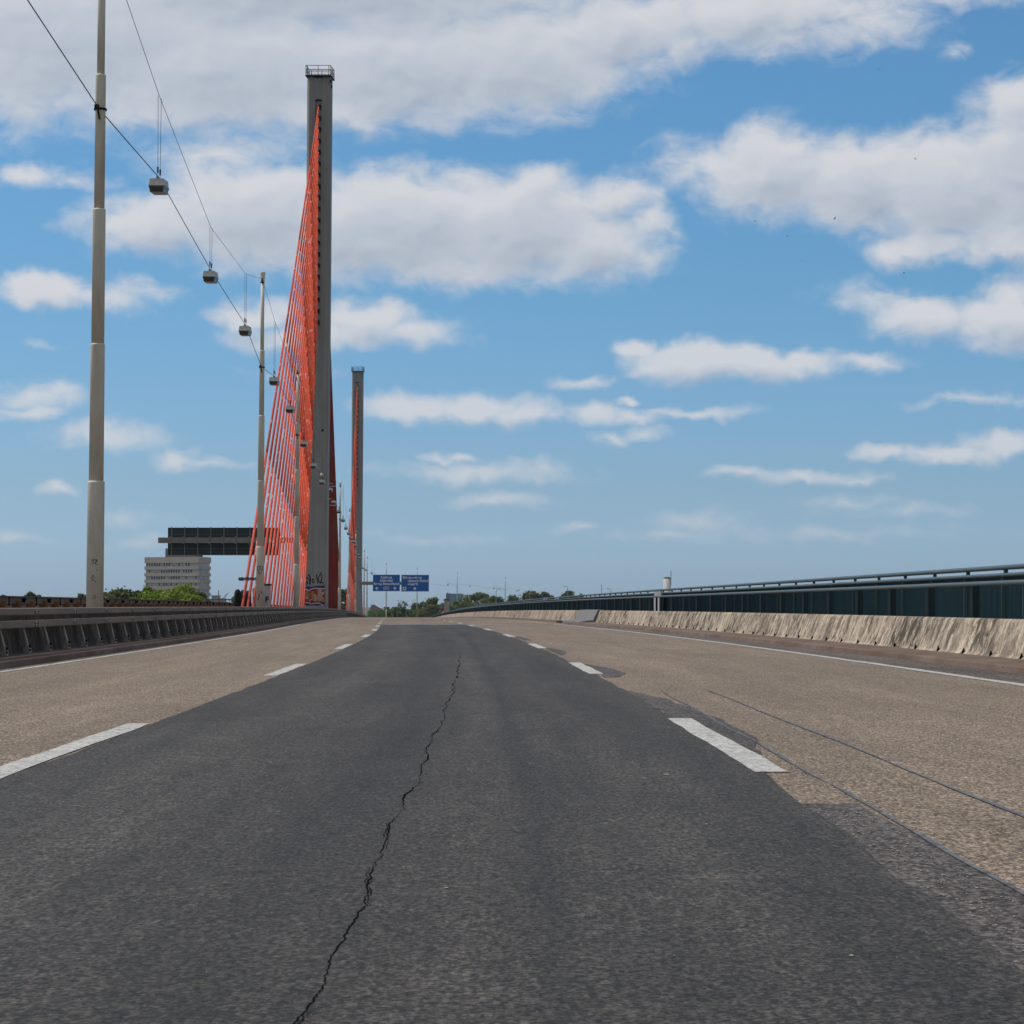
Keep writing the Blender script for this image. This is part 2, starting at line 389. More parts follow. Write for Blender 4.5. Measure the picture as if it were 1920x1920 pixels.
def mk_pylon():
    M = Mat('grey_pylon_paint', .55, .45)
    a = M.noise(1.3, (1.6, 1.6, .05), det=5); b = M.noise(1.0, (1, 1, .3), det=5)
    c = M.mix(M.ramp(a, (.3, 0), (.7, 1)), (.205, .200, .186), (.275, .268, .248))
    c = M.mix(M.ramp(b, (.45, 0), (.75, .5)), c, (.17, .145, .12))
    return M.col(c).m
M_pylon = mk_pylon()
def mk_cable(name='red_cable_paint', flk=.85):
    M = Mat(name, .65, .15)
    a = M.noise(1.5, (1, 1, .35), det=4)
    c = M.mix(M.ramp(a, (.35, 0), (.7, 1)), (.66, .075, .016) if flk > .5 else (.26, .026, .014), (.52, .055, .020) if flk > .5 else (.20, .020, .012))  # the darker reds hold the shade of the far-side cables
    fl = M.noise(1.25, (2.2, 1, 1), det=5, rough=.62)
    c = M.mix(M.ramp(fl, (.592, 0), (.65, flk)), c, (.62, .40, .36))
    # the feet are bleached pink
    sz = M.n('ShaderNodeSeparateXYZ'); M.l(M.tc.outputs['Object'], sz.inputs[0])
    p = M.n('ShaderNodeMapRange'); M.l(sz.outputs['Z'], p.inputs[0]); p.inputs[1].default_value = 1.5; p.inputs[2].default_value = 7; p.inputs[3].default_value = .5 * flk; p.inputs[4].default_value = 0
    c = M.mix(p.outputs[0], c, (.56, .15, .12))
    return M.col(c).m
M_cable = mk_cable(); M_cable_shade = mk_cable('plain_shaded_cable', .02)  # second one: no flecks, shade painted into a darker red
def mk_leaf(name, a, b, rough=.6):
    M = Mat(name, rough, .25)
    n1 = M.noise(.22, det=3); n2 = M.noise(1.9, det=2)
    c = M.mix(M.ramp(n1, (.35, 0), (.65, 1)), a, b)
    c = M.mix(1, c, M.ramp(n2, (.3, .65), (.7, 1.35)), 'MULTIPLY'); M.col(c)
    tr = M.n('ShaderNodeBsdfTranslucent'); M.l(c, tr.inputs[0]); ms = M.n('ShaderNodeMixShader'); ms.inputs[0].default_value = .35
    M.l(M.b.outputs[0], ms.inputs[1]); M.l(tr.outputs[0], ms.inputs[2]); M.l(ms.outputs[0], M.t.nodes['Material Output'].inputs[0])
    return M.m
M_leafA = mk_leaf('bright_leaves', (.15, .22, .022), (.25, .32, .04))
M_leafB = mk_leaf('dark_leaves', (.07, .11, .035), (.12, .17, .05))
M_leafC = mk_leaf('dusty_leaves', (.12, .15, .055), (.19, .20, .085))
M_bark = mk_plain('bark', (.09, .07, .05), .9, .2, 0, .3, 3)
M_signblue = mk_plain('sign_blue', (.004, .105, .37), .45, .4, 0, .05)
M_white = mk_plain('sign_white', (.72, .74, .76), .5, .4, 0, .03)
M_signback = mk_plain('sign_back', (.018, .025, .028), .6, .4, 0, .25, .6)
M_beam = mk_barrier('beam_grey_paint', (.24, .235, .22), (.19, .185, .175), (.07, .068, .062), .58)
M_lamp = mk_plain('lamp_housing_paint', (.50, .49, .44), .5, .4, 0, .15, 6)
M_glass = mk_plain('lamp_bowl', (.05, .045, .04), .25, .5, 0, .3, 5)
M_conc = mk_plain('building_concrete', (.42, .365, .30), .9, .3, 0, .12, .25, (1, 1, 3))
M_wbright = mk_plain('pale_blind', (.36, .36, .365), .6, .4, 0, .1, .4)
M_win = mk_plain('dark_window', (.025, .032, .045), .25, .6, 0, .4, .3)
M_winl = mk_plain('window_band', (.30, .33, .37), .3, .5, 0, .25, .35)
M_roofd = mk_plain('dark_roof', (.04, .03, .032), .8, .3)
M_brick = mk_plain('red_brick', (.24, .09, .07), .9, .2, 0, .2, 1)

# ------------------------------------------------------------------ ground, river, hills
def mk_ground():
    M = Mat('meadow', .95, .1)
    c = M.mix(M.ramp(M.noise(.02, det=6), (.4, 0), (.6, 1)), (.07, .085, .03), (.13, .11, .065))
    return M.col(c).m
mb = MB()
ys = [-400, -50, 100, 300, 312, 480, 492, 560, 640, 700, 900, 1500, 3000, 8000, 30000]
zs = [-18, -20, -20, -20, -26, -26, -20, -18, -12, -9, -9, -10, -12, -14, -14]
xs = [-30000, -6000, -2000, -800, -300, -100, 0, 100, 300, 800, 2000, 6000, 30000]
vs = [(x, y, z) for y, z in zip(ys, zs) for x in xs]; n = len(xs)
mb.add(vs, [(k * n + i, k * n + i + 1, (k + 1) * n + i + 1, (k + 1) * n + i) for k in range(len(ys) - 1) for i in range(n - 1)])
tag(mb.build('ground', mk_ground()), kind='structure')
Mw = Mat('river_water', .12, .5); Mw.col((.035, .055, .05)); Mw.bump(Mw.noise(.5, (1, .6, 1), det=4), .4, .3)
mb = MB(); mb.add([(-30000, 300, -22), (30000, 300, -22), (30000, 492, -22), (-30000, 492, -22)], [(0, 1, 2, 3)])
tag(mb.build('water', Mw.m), kind='structure')
# hills far off
mb = MB(); xs = [at(x, 1100, 8000).x for x in range(-600, 2600, 20)]; rows = []
for j, (dy, k) in enumerate(((0, 0), (500, .55), (1200, 1), (2200, .6), (3200, 0))):
    for i, x in enumerate(xs):
        h = 62 + 26 * mnoise.noise(Vector((x / 900, dy / 900, 3))) + 10 * mnoise.noise(Vector((x / 240, dy / 500, 5)))
        rows.append((x, 8000 + dy, -15 + h * k))
n = len(xs); mb.add(rows, [(k * n + i, k * n + i + 1, (k + 1) * n + i + 1, (k + 1) * n + i) for k in range(4) for i in range(n - 1)])
tag(mb.build('hills', mk_plain('wooded_hill', (.055, .075, .04), .95, .1, 0, .3, .01), smooth=True), kind='structure')

# ------------------------------------------------------------------ bridge deck and road
DA, DB = -12, 1000
WL_K, WR_K = -4.32, 8.71
o = sweep([(WL_K, 0), (-1.7, 0), (1.5, 0), (5.0, 0), (WR_K, 0)], DL(DA, DB)).build('road_surface', M_light); tag(o, kind='structure')
o = sweep([(12.4, -.02), (12.6, -.6), (11.5, -1.6), (5, -3.2), (-18, -3.2), (-24.5, -1.6), (-25.6, -.6), (-25.4, -.02), (-8.9, -.02), (-5.1, -.02), (-4.4, -.02), (8.8, -.02), (9.7, -.02)], DL(DA, DB), closed=True).build('bridge_deck', mk_plain('deck_steel', (.16, .165, .16), .8, .3)); recalc(o); tag(o, kind='structure')
o = sweep([(-23.5, 0), (-8.95, 0)], DL(DA, DB)).build('opposite_carriageway', M_light); tag(o, kind='structure')
def wob(w, d, a=.012, s=.9): return w + a * mnoise.noise(Vector((w * 3, d * s, 1.7))) * (1 if d < 40 else 0)
def strip(name, wl, wr, d0, d1, z, mat, a=.012, step=None):
    ds = DL(d0, d1) if step is None else [d0 + (d1 - d0) * i / max(1, int((d1 - d0) / step)) for i in range(max(1, int((d1 - d0) / step)) + 1)]
    mb = MB(); vs = []
    for d in ds:
        a_, b_ = (wl(d) if callable(wl) else wl), (wr(d) if callable(wr) else wr)
        vs += [R(wob(a_, d, a, 1.3), d, z), R(wob(b_, d, a, 1.1), d, z)]
    mb.add(vs, [(2 * k, 2 * k + 1, 2 * k + 3, 2 * k + 2) for k in range(len(ds) - 1)])
    o = mb.build(name, mat); tag(o, kind='structure'); return o
strip('dark_lane', -.42, lambda d: 3.44 - .024 * max(0, 14 - d) + .012 * math.sin(d * 2.1), DA, 113, .003, M_dark, .03, .5)
strip('far_lane', -.42, 9.0 - .4, 113.0, 119.5, .004, M_far, 0)
strip('joint_gap', -4.3, 8.7, 119.6, 120.1, .005, M_crack, 0)
# gutters: rough dirty strips between edge line and kerb
M_gut = mk_asphalt('gutter_dirt', (.075, .058, .048), (.15, .12, .10), 45, amp=(.55, 1.4)).m
strip('gutter', 7.87, 8.705, DA, 118, .004, M_gut, .03, .5)
strip('gutter', -4.315, -4.14, DA, 112, .004, M_gut, .05, .5)
# tar seams, worn patches
strip('tar_seam', lambda d: 3.552 + .011 * (d - 5) + .008 * math.sin(d * 1.3), lambda d: 3.570 + .011 * (d - 5) + .008 * math.sin(d * 1.3) + .005 * math.sin(d * 5), 5, 25, .0062, M_tar, .01, .15)
strip('tar_seam', lambda d: 4.15 + .006 * (d - 8) + .008 * math.sin(d * .9), lambda d: 4.168 + .006 * (d - 8) + .008 * math.sin(d * .9), 5, 25, .0062, M_tar, .01, .15)
strip('asphalt_patch', lambda d: 3.0, lambda d: 3.55 + .011 * (d - 5), 4.5, 10.9, .002, M_patch, .04, .12)
cl_ = lambda v: max(0, min(1, v))
strip('asphalt_patch', 3.42, lambda d: 3.43 + (.34 - .02 * abs(d - 18)) * cl_((d - 13.6) / 2.6) ** .6 * cl_((25 - d) / 2.5) ** .6, 14.2, 25, .0042, M_patch, .05, .2)
strip('asphalt_patch', 3.50, lambda d: 3.5 + .33 * cl_((d - 29.2) / 2) ** .6 * cl_((36 - d) / 2.5) ** .6, 29.5, 36, .0042, M_patch, .05, .3)
strip('asphalt_patch', 3.5, lambda d: 3.5 + .24 * cl_((d - 42.2) / 3) ** .6 * cl_((50 - d) / 3) ** .6, 42.5, 50, .0042, M_patch, .05, .3)
strip('asphalt_patch', 3.5, 3.7, 60, 68, .0042, M_patch, .05, .3)
# markings
k = 0
for base, wl, wr, off in ((0, -.60, -.43, 12.1), (0, 3.37, 3.55, 12.9)):
    for i in range(0, 35):
        d0 = off - 18 * 0 + 18 * i
        strip('lane_marking', wl, wr, d0, d0 + 6, .0055, M_paint, .018, .35)
strip('edge_line', -4.12, -4.01, DA, 112, .0055, M_paint, .03, .5)
strip('edge_line', -4.12, -4.01, 123, 700, .008, M_paint, 0)
strip('edge_line', 7.70, 7.86, DA, 118, .0055, M_paint, .035, .5)
strip('edge_line', 7.72, 7.84, 123, 700, .008, M_paint, 0)
# the long crack
def crackline():
    rnd = random.Random(3); mb = MB()
    def ww(d): return 1.59 + .006 * (d - 5) + (.0 if d < 25 else -.001 * (d - 25)) + .012 * math.sin(d * 1.1) + .008 * math.sin(d * 3.7)
    def wander(d): return .016 * mnoise.noise(Vector((d * 1.3, 8, 1))) + .010 * mnoise.noise(Vector((d * 4.1, 3, 1))) + .006 * mnoise.noise(Vector((d * 11, 5, 1)))
    d = 3.5; pts = []
    while d < 46:
        st = .016 + .0028 * d
        pts.append((ww(d) + wander(d) + rnd.uniform(-1, 1) * (.0035 if d < 20 else .002), d)); d += st * rnd.uniform(.5, 1.5)
    for side, lo_, hi_, wk in ((0, -.005, .02, 1.0), (1, 0, 0, .4), (-1, 0, 0, .35)):
        vs = []
        for i, (w, d) in enumerate(pts):
            h = (.0027 if d < 22 else .0027 + .00018 * (d - 22)) * wk * (.15 + 1.9 * max(0, mnoise.noise(Vector((d * 1.1, 4, 2 + side))) + .35) ** 1.4 + rnd.random() * .35)
            if side: h *= 1 if mnoise.noise(Vector((d * .9, 9, side * 3.1))) > .12 else 0
            if d > 34: h *= max(.1, 1 - (d - 34) / 12)
            w += side * (.010 + .006 * mnoise.noise(Vector((d * 2.3, 1, side))))
            vs += [R(w - h, d, .0052 + .0002 * abs(side)), R(w + h, d, .0052 + .0002 * abs(side))]
        b_ = len(mb.v); mb.add(vs, [(2 * k, 2 * k + 1, 2 * k + 3, 2 * k + 2) for k in range(len(pts) - 1)])
    for i in range(4):
        w, d = pts[rnd.randrange(len(pts) // 4 * 3)]
        a = rnd.choice((-1, 1)); q = [(w, d)]
        for s in range(rnd.randint(2, 4)): q.append((q[-1][0] + a * rnd.uniform(.002, .009), q[-1][1] + rnd.uniform(.02, .10)))
        vs = []
        for (w2, d2), h in zip(q, (.002, .0018, .0014, .001, .0008)): vs += [R(w2 - h, d2, .0056), R(w2 + h, d2, .0056)]
        mb.add(vs, [(2 * k, 2 * k + 1, 2 * k + 3, 2 * k + 2) for k in range(len(q) - 1)])
    return mb
tag(crackline().build('road_crack', M_crack), kind='structure')
mb = MB(); rnd = random.Random(9)
def chip(w, d, a, b):
    p = [R(w + math.cos(t) * a * rnd.uniform(.6, 1.2), d + math.sin(t) * b * rnd.uniform(.6, 1.2), .0058) for t in [k * math.pi / 3 for k in range(6)]]
    mb.add(p, [tuple(range(6))])
for x, y, a in ((190, 1538, 7), (1250, 1452, 14), (1595, 1790, 12), (840, 1664, 8), (395, 1822, 4), (608, 1540, 2.5), (785, 1272, 3), (1092, 1276, 5), (1325, 1545, 8), (1265, 1790, 5), (1680, 1795, 4), (1090, 1400, 2)):
    d = EYE * F / (y - 1130); chip((x - 732) * d / F + .00022 * (95 - d) ** 2, d, a * d / F * .5, a * d / F * 1.0)
for i in range(420):
    d = rnd.uniform(5.0, 10.5); w = 3.30 + rnd.random() * .22 + .01 * (d - 5); chip(w, d, rnd.uniform(.0015, .0055), rnd.uniform(.004, .018))
tag(mb.build('paint_flecks', mk_plain('old_paint', (.30, .27, .25), .8, .3, 0, .3, 20)), kind='structure')

# kerbs
def swp(name, prof, d0, d1, mat, closed=True):
    o = sweep(prof, DL(d0, d1), closed=closed).build(name, mat); recalc(o); return o
o = swp('kerb', [(8.71, -.01), (8.73, .075), (8.76, .09), (9.66, .092), (9.66, -.01)], DA, 121, M_kerb); tag(o, kind='structure')
o = swp('kerb', [(8.71, -.01), (8.73, .075), (8.76, .09), (9.66, .092), (9.66, -.01)], 131, 800, M_kerb); tag(o, kind='structure')
o = swp('kerb', [(-4.32, -.01), (-4.34, .085), (-4.37, .10), (-4.99, .102), (-4.99, -.01)], DA, 108, M_kerb); tag(o, kind='structure')
o = swp('kerb', [(-4.50, -.01), (-4.52, .085), (-4.55, .10), (-4.99, .102), (-4.99, -.01)], 109.2, 800, M_kerb); tag(o, kind='structure')
o = swp('median_strip', [(-5.15, -.01), (-5.15, .12), (-8.7, .12), (-8.7, -.01)], DA, 800, M_kerb); tag(o, kind='structure')
o = swp('walkway', [(9.95, -.01), (9.95, .12), (12.35, .12), (12.35, -.01)], DA, 800, M_far); tag(o, kind='structure')

# ------------------------------------------------------------------ right hand concrete barrier
def slots(parent, w, z, d0, d1, wdt=.05, h=.12, sgn=-1):
    d = d0
    while d < d1:
        mb = MB()
        a = R(w + sgn * .006, d - wdt, z); b = R(w + sgn * .006, d + wdt, z); c = R(w - sgn * .02, d + .01, z + h)
        e1 = R(w - sgn * .06, d - wdt, z); e2 = R(w - sgn * .06, d + wdt, z)
        mb.add([a, b, c, e1, e2], [(0, 1, 2), (0, 2, 3), (1, 4, 2)]); d += 2.0
        mb.build('drain_slot', M_crack, parent)
profR = [(9.65, .09), (9.70, .13), (9.88, .60), (9.90, .63), (9.93, .645), (10.08, .645), (10.11, .62), (10.13, .0), (9.65, .0)]
# split where the forms met every 6 m: a fine recessed joint
def barrier(name, d0, d1, mat, label):
    o = swp(name, profR, d0, d1, mat); tag(o, label, 'concrete barrier', 'barrier pieces along the right edge of the road'); return o
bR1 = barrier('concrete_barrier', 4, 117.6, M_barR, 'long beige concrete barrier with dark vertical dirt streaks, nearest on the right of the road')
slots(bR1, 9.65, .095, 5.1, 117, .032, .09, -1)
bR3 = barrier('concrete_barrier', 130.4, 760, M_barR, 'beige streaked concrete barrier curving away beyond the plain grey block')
def grey_block():
    prof = [(8.95, .0), (8.95, .10), (9.3, .16), (9.62, .18), (9.84, .66), (10.12, .68), (10.14, .0)]
    ds = [118.2, 129.6]
    o = sweep(prof, ds, closed=True).build('grey_barrier_block', M_barG); recalc(o)
    tag(o, 'plain grey concrete block with projecting foot at the joint between the streaked barriers', 'concrete barrier')
grey_block()

# ------------------------------------------------------------------ right railings
def part_posts(parent, items, name, mat, fn):
    """first 100 as parts, the rest as one stuff part"""
    rest = MB()
    for i, it in enumerate(items):
        if i < 100: mb = MB(); fn(mb, it); mb.build(name, mat, parent)
        else: fn(rest, it)
    if rest.v: tag(rest.build(name + '_row', mat, parent), kind='stuff')
def tube_along(mb, w, z, r, ds, n=8, mi=0):
    pts = [R(w, d, z) for d in ds]
    n0 = len(mb.v)
    prof = [(w + r * math.cos(2 * math.pi * k / n), z + r * math.sin(2 * math.pi * k / n)) for k in range(n)]
    sweep(prof, ds, closed=True, mb=mb, mi=mi)
fr = empty('handrail_fence', R(10.35, 30, .12))
def inv(o):
    o.matrix_parent_inverse = o.parent.matrix_basis.inverted() if o.parent else Matrix(); return o
mb = MB(); tube_along(mb, 10.30, 1.20, .038, DL(4, 700)); recalc(inv(mb.build('handrail', M_tealR, fr, True)))
def wpost(mb, d):
    p = R(10.36, d, 0); mb.box((p.x + .07, p.y, p.z + .64), (.06, .085, .54)); mb.box((p.x - .005, p.y - .10, p.z + .66), (.025, .012, .52), mi=1)
    mb.box((p.x + .02, p.y - .02, p.z + .42), (.06, .12, .012), mi=1)
ds = [11 + 3.85 * i for i in range(170)]
part_posts(fr, ds, 'post', [M_navy, M_tealR], wpost)
tag(fr, 'grey handrail on wide dark posts, front row above the right barrier', 'railing')
rr = empty('slatted_railing', R(11.5, 30, .12))
mb = MB(); tube_along(mb, 11.5, 1.52, .045, DL(6, 700)); recalc(inv(mb.build('top_rail', M_tealR, rr, True)))
mb = MB(); tube_along(mb, 11.46, 1.385, .035, DL(6, 700)); recalc(inv(mb.build('rail', M_tealR, rr, True)))
mb = MB()
d = 8.0
while d < 420:
    p = R(11.55, d, 0); st = .1 if d < 130 else .25 if d < 230 else .5
    mb.box((p.x, p.y, p.z + .74), (.03 if d < 130 else .04, st * .24 if d < 130 else st * .34, .64)); d += st
o = inv(mb.build('slats', M_teal, rr))
o = inv(sweep([(11.62, .15), (11.62, 1.37), (11.64, 1.37), (11.64, .15)], DL(6, 700), closed=True).build('backing_sheet', M_teal, rr)); recalc(o)
def rpost(mb, d):
    p = R(11.5, d, 0); mb.box((p.x - .03, p.y, p.z + .72), (.022, .028, .64)); mb.box((p.x + .03, p.y + .04, p.z + 1.445), (.03, .11, .055), mi=1)
part_posts(rr, [9.2 + 3.2 * i for i in range(200)], 'post', [M_tealR, M_teal], rpost)
tag(rr, 'dark teal slatted railing with raised top rail behind the handrail fence', 'railing')
for pr in (fr, rr):
    for ch in pr.children: inv(ch)
# pale covers at the joint
cv = empty('joint_cover', R(11.2, 104.4, .12))
mb = MB(); sweep([(11.22, .13), (11.22, 1.27), (11.26, 1.27), (11.26, .13)], [103.2, 106.1], closed=True, mb=mb); inv(mb.build('board', M_board, cv))
mb = MB(); sweep([(11.20, 1.27), (11.20, 1.46), (11.27, 1.46), (11.27, 1.27)], [103.3, 105.8], closed=True, mb=mb); inv(mb.build('cap', mk_plain('grey_cap', (.30, .30, .32), .6), cv))
mb = MB(); sweep([(11.205, .2), (11.205, 1.2), (11.215, 1.2), (11.215, .2)], [104.6, 105.3], closed=True, mb=mb); inv(mb.build('slot', M_crack, cv))
tag(cv, 'pale pinkish board with grey cap in the teal railing at the joint', 'cover board')

# ------------------------------------------------------------------ left: median wall and guardrail
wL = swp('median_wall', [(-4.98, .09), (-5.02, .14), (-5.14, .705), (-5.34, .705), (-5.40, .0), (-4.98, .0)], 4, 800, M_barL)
tag(wL, 'dark dirt-streaked concrete wall with drain slots behind the left guardrail', 'wall')
slots(wL, -4.98, .10, 23.3, 110, .035, .11, 1)
gr = empty('guardrail', R(-4.9, 30, .1))
def wbeam(mb, w0, z0, ds, side=1, sc=1.0):
    q = [(0, .31), (.075, .285), (.08, .21), (.012, .178), (.012, .15), (.08, .115), (.075, .03), (0, 0)]
    outer = [(w0 + side * a * sc, z0 + b * sc) for a, b in q]
    inner = [(w0 + side * (a - .012) * sc, z0 + b * sc) for a, b in reversed(q)]
    sweep(outer + inner, ds, closed=True, mb=mb)
for z0 in (.50, .695):
    mb = MB(); sweep([(-4.93, z0), (-4.845, z0 + .008), (-4.84, z0 + .02), (-4.845, z0 + .10), (-4.86, z0 + .112), (-4.93, z0 + .115), (-4.94, z0 + .11), (-4.94, z0)], DL(4, 700), closed=True, mb=mb); recalc(inv(mb.build('beam', M_steel, gr)))
mb = MB(); i = 0; d = 7.0
while d < 150:
    for zz in (.565, .75):
        for e in (-.11, .11):
            p = R(-4.838, d + e, zz); mb.box(p, (.006, .022, .012))
            p = R(-4.838, d + e, zz - .03); mb.box(p, (.006, .018, .01))
    d += 4
inv(mb.build('bolts', M_crack, gr))
mb = MB(); d = 7.0
while d < 150:                                     # lap joints of the beam lengths
    for z0 in (.53, .715):
        mb = MB(); sweep([(-4.838, z0), (-4.836, z0 + .07)], [d - .16, d + .16], mb=mb); inv(mb.build('lap_plate', M_steelL, gr))
    d += 4
def lpost(mb, d):
    a, b = R(-5.02, d, .62), R(-4.90, d, .17)
    vs = []
    for p, wx in ((a, 0), (b, 0)):
        vs += [p + Vector((-.05, -.04, 0)), p + Vector((.022, -.04, 0)), p + Vector((.022, .04, 0)), p + Vector((-.05, .04, 0))]
    mb.add(vs, [(0, 1, 2, 3), (7, 6, 5, 4), (0, 4, 5, 1), (1, 5, 6, 2), (2, 6, 7, 3), (3, 7, 4, 0)])
    p = R(-4.905, d, .15); mb.box(p, (.045, .06, .04), mi=0)
    p = R(-4.99, d - .06, .40); mb.add([R(-5.00, d - .07, .60), R(-4.93, d - .07, .20), R(-4.93, d - .045, .20), R(-5.00, d - .045, .60)], [(0, 1, 2, 3)], 1)  # dark strip: shadow beside each post, put in as colour
    p = R(-4.862, d - .03, .16); mb.box(p, (.012, .02, .016), mi=1); p = R(-4.885, d + .035, .215); mb.box(p, (.02, .02, .02), mi=1)
part_posts(gr, [22.6 + 2 * i for i in range(130)], 'post', [M_steelL, M_crack], lpost)
for ch in gr.children: inv(ch)
tag(gr, 'grey two-ridged steel guardrail along the left lane', 'guardrail')
# opposite guardrail, seen from behind
og = empty('opposite_guardrail', R(-8.7, 30, .1))
mb = MB(); wbeam(mb, -8.92, .74, DL(4, 700), -1); tube_along(mb, -8.90, 1.055, .018, DL(4, 700), 6, 0)
recalc(inv(mb.build('beam', M_beige, og)))
mb = MB(); tube_along(mb, -8.86, 1.06, .014, DL(4, 700), 6); inv(mb.build('top_cable', M_wire, og))
mb = MB(); d = 24.0
while d < 160:
    p = R(-8.84, d, .99); mb.box(p, (.03, .10, .03)); p = R(-8.84, d, .96); mb.box(p, (.03, .04, .05)); p = R(-8.85, d + 2.1, .94); mb.box(p, (.01, .02, .11)); d += 4.2
inv(mb.build('splice_bolts', M_crack, og))
def opost(mb, d):
    p = R(-8.74, d, 0); mb.box((p.x, p.y, p.z + .52), (.055, .055, .42)); mb.box((p.x - .08, p.y, p.z + .82), (.06, .04, .08))
part_posts(og, [22.6 + 2.1 * i for i in range(100)], 'post', M_rust, opost)
for ch in og.children: inv(ch)
tag(og, 'beige guardrail on rusty brown posts of the opposite carriageway', 'guardrail')
of = empty('parapet_railing', R(-24.2, 60, .1))
mb = MB(); tube_along(mb, -24.4, 1.15, .04, DL(20, 620)); inv(mb.build('top_rail', M_tealR, of))
mb = MB(); tube_along(mb, -24.4, .6, .03, DL(20, 620)); inv(mb.build('rail', M_tealR, of))
mb = MB()
for i in range(150): mb.box(R(-24.4, 20 + 4 * i, .6), (.03, .03, .55))
inv(mb.build('posts', M_teal, of)); tag(of, 'low teal parapet railing on the far side of the opposite carriageway', 'railing')
for ch in of.children: inv(ch)

# ------------------------------------------------------------------ pylons with their stay cables
def pylon(dp, label, dcab, graff=False):
    H = 52.3
    base = R(-7.0, dp, .1); zb = base.z
    t = empty('bridge_pylon', base)
    # cross-section, front towards -Y; recess g deep, half width hw
    def loop(z, hw, hd, ch, gw, gd):
        return [(-hw, -hd + ch, z), (-hw + ch, -hd, z), (-gw, -hd, z), (-gw, -hd + gd, z), (gw, -hd + gd, z), (gw, -hd, z), (hw - ch, -hd, z), (hw, -hd + ch, z), (hw, hd - ch, z), (hw - ch, hd, z), (-hw + ch, hd, z), (-hw, hd - ch, z)]
    # the shaft is a little slimmer over its lower third and leans nowhere
    lv = [(0, 1.06, .75, .22, .3, .001), (8, 1.06, .75, .22, .3, .001), (19.5, 1.10, .75, .22, .3, .001), (19.5, 1.10, .75, .22, .3, .10), (31, 1.12, .75, .24, .3, .16), (49.1, 1.12, .75, .24, .3, .20), (49.1, 1.12, .75, .24, .3, .002), (H - 1.0, 1.12, .75, .24, .3, .002)]
    mb = MB(); vs = []
    for a in lv: vs += loop(*a)
    n = 12; mb.add(vs, [(k * n + i, k * n + (i + 1) % n, (k + 1) * n + (i + 1) % n, (k + 1) * n + i) for k in range(len(lv) - 1) for i in range(n)] + [tuple(range(n - 1, -1, -1)), tuple((len(lv) - 1) * n + i for i in range(n))])
    recalc(mb.build('tower', M_pylon, t))
    mb = MB(); zt = H - 1.0
    mb.box((0, 0, zt + .04), (1.22, 1.1, .05)); mb.box((0, -.80, zt - .06), (.4, .06, .05)); mb.build('platform', M_black, t)
    mb = MB()
    for zz in (.38, .62, 1.0):
        c = [(-1.17, -1.05, zt + zz), (1.17, -1.05, zt + zz), (1.17, 1.05, zt + zz), (-1.17, 1.05, zt + zz), (-1.17, -1.05, zt + zz)]
        mb.path(c, .028, 6)
    for x in (-1.17, -1.0, 0, 1.0, 1.17):
        for y in (-1.05, 1.05): mb.tube((x, y, zt), (x, y, zt + 1.0), .028, 6)
    for y in (-.5, 0, .5):
        for x in (-1.17, 1.17): mb.tube((x, y, zt), (x, y, zt + 1.0), .025, 6)
    mb.build('platform_railing', M_wire, t)
    mb = MB(); mb.box((1.16, -.6, zt - .45), (.05, .06, .18)); mb.box((1.17, -.3, zt - .9), (.05, .1, .12)); mb.build('aviation_light', M_black, t)
    # hood over the top cable
    mb = MB(); mb.add([(-.32, -.80, 49.02), (0, -.84, 49.14), (.32, -.80, 49.02), (.32, -.74, 48.92), (0, -.76, 49.02), (-.32, -.74, 48.92)], [(0, 1, 4, 5), (1, 2, 3, 4)]); mb.build('recess_hood', M_crack, t)
    for s in (-1, 1):
        for k_ in range(20):
            za = 48.45 - 1.083 * k_
            dn = dcab[s] * 1.0
            df = dp + s * (119.2 - 4.5 * k_)
            foot = R(-7.0, df, .1) - base
            top = Vector((.0, s * .6, za))
            mb = MB(); rr_ = .070
            d_ = (foot - top); nseg = 5; pts = []
            for q in range(nseg + 1):
                u = q / nseg; p = top + d_ * u; p.z -= 0.5 * math.sin(math.pi * u) * (1 - k_ / 24); pts.append(p)
            mb.path(pts, rr_, 8)
            o = mb.build('cable', M_cable if s < 0 else M_cable_shade, t, True)
    for k_ in range(20):
        za = 48.45 - 1.083 * k_
        mb = MB(); mb.box((.13, -.66, za - .05), (.07, .22, .20)); mb.build('cable_socket', M_black, t)
    return t, base
P1, b1 = pylon(235.6, '', {-1: 1, 1: 1})
tag(P1, 'near grey pylon with a fan of peeling red stay cables and graffiti at its foot', 'bridge pylon', 'pylons in the median')
P2, b2 = pylon(515.6, '', {-1: 1, 1: 1})
tag(P2, 'far smaller-looking grey pylon with red cables beside the blue signs', 'bridge pylon', 'pylons in the median')
# things fixed to the near pylon
mb = MB(); mb.lathe([(.02, -.16), (.14, -.13), (.18, 0), (.18, .1), (.10, .2), (.04, .24)], (.62, -.98, 13.3), 12); mb.tube((.62, -.7, 13.4), (.62, -.98, 13.5), .04); mb.build('camera_dome', M_lamp, P1, True)
mb = MB(); mb.lathe([(.09, 0), (.1, .1), (.09, .2)], (.62, -.77, 17.5), 10); mb.build('vent_cap', M_black, P1)
mb = MB()
for z, x0, x1 in ((12.55, 1.1, 1.6), (12.3, 1.3, 1.9), (11.1, 1.05, 1.5), (10.5, 1.3, 1.9)): mb.tube((x0, -.6, z), (x1, -.6, z), .02, 6)
mb.build('insulator_arms', M_white, P1)
mb = MB(); a, b = R(-7.0, 115.3, 2.10) - b1, R(-7.0, 131, 2.30) - b1; mb.tube(a, b, .045, 8)
for k_ in range(4):
    p = R(-7.0, 117.2 + 4.5 * k_, 2.12 + .055 * k_) - b1; mb.box(p, (.085, .14, .08))
mb.build('clamp_bar', M_wire, P1)
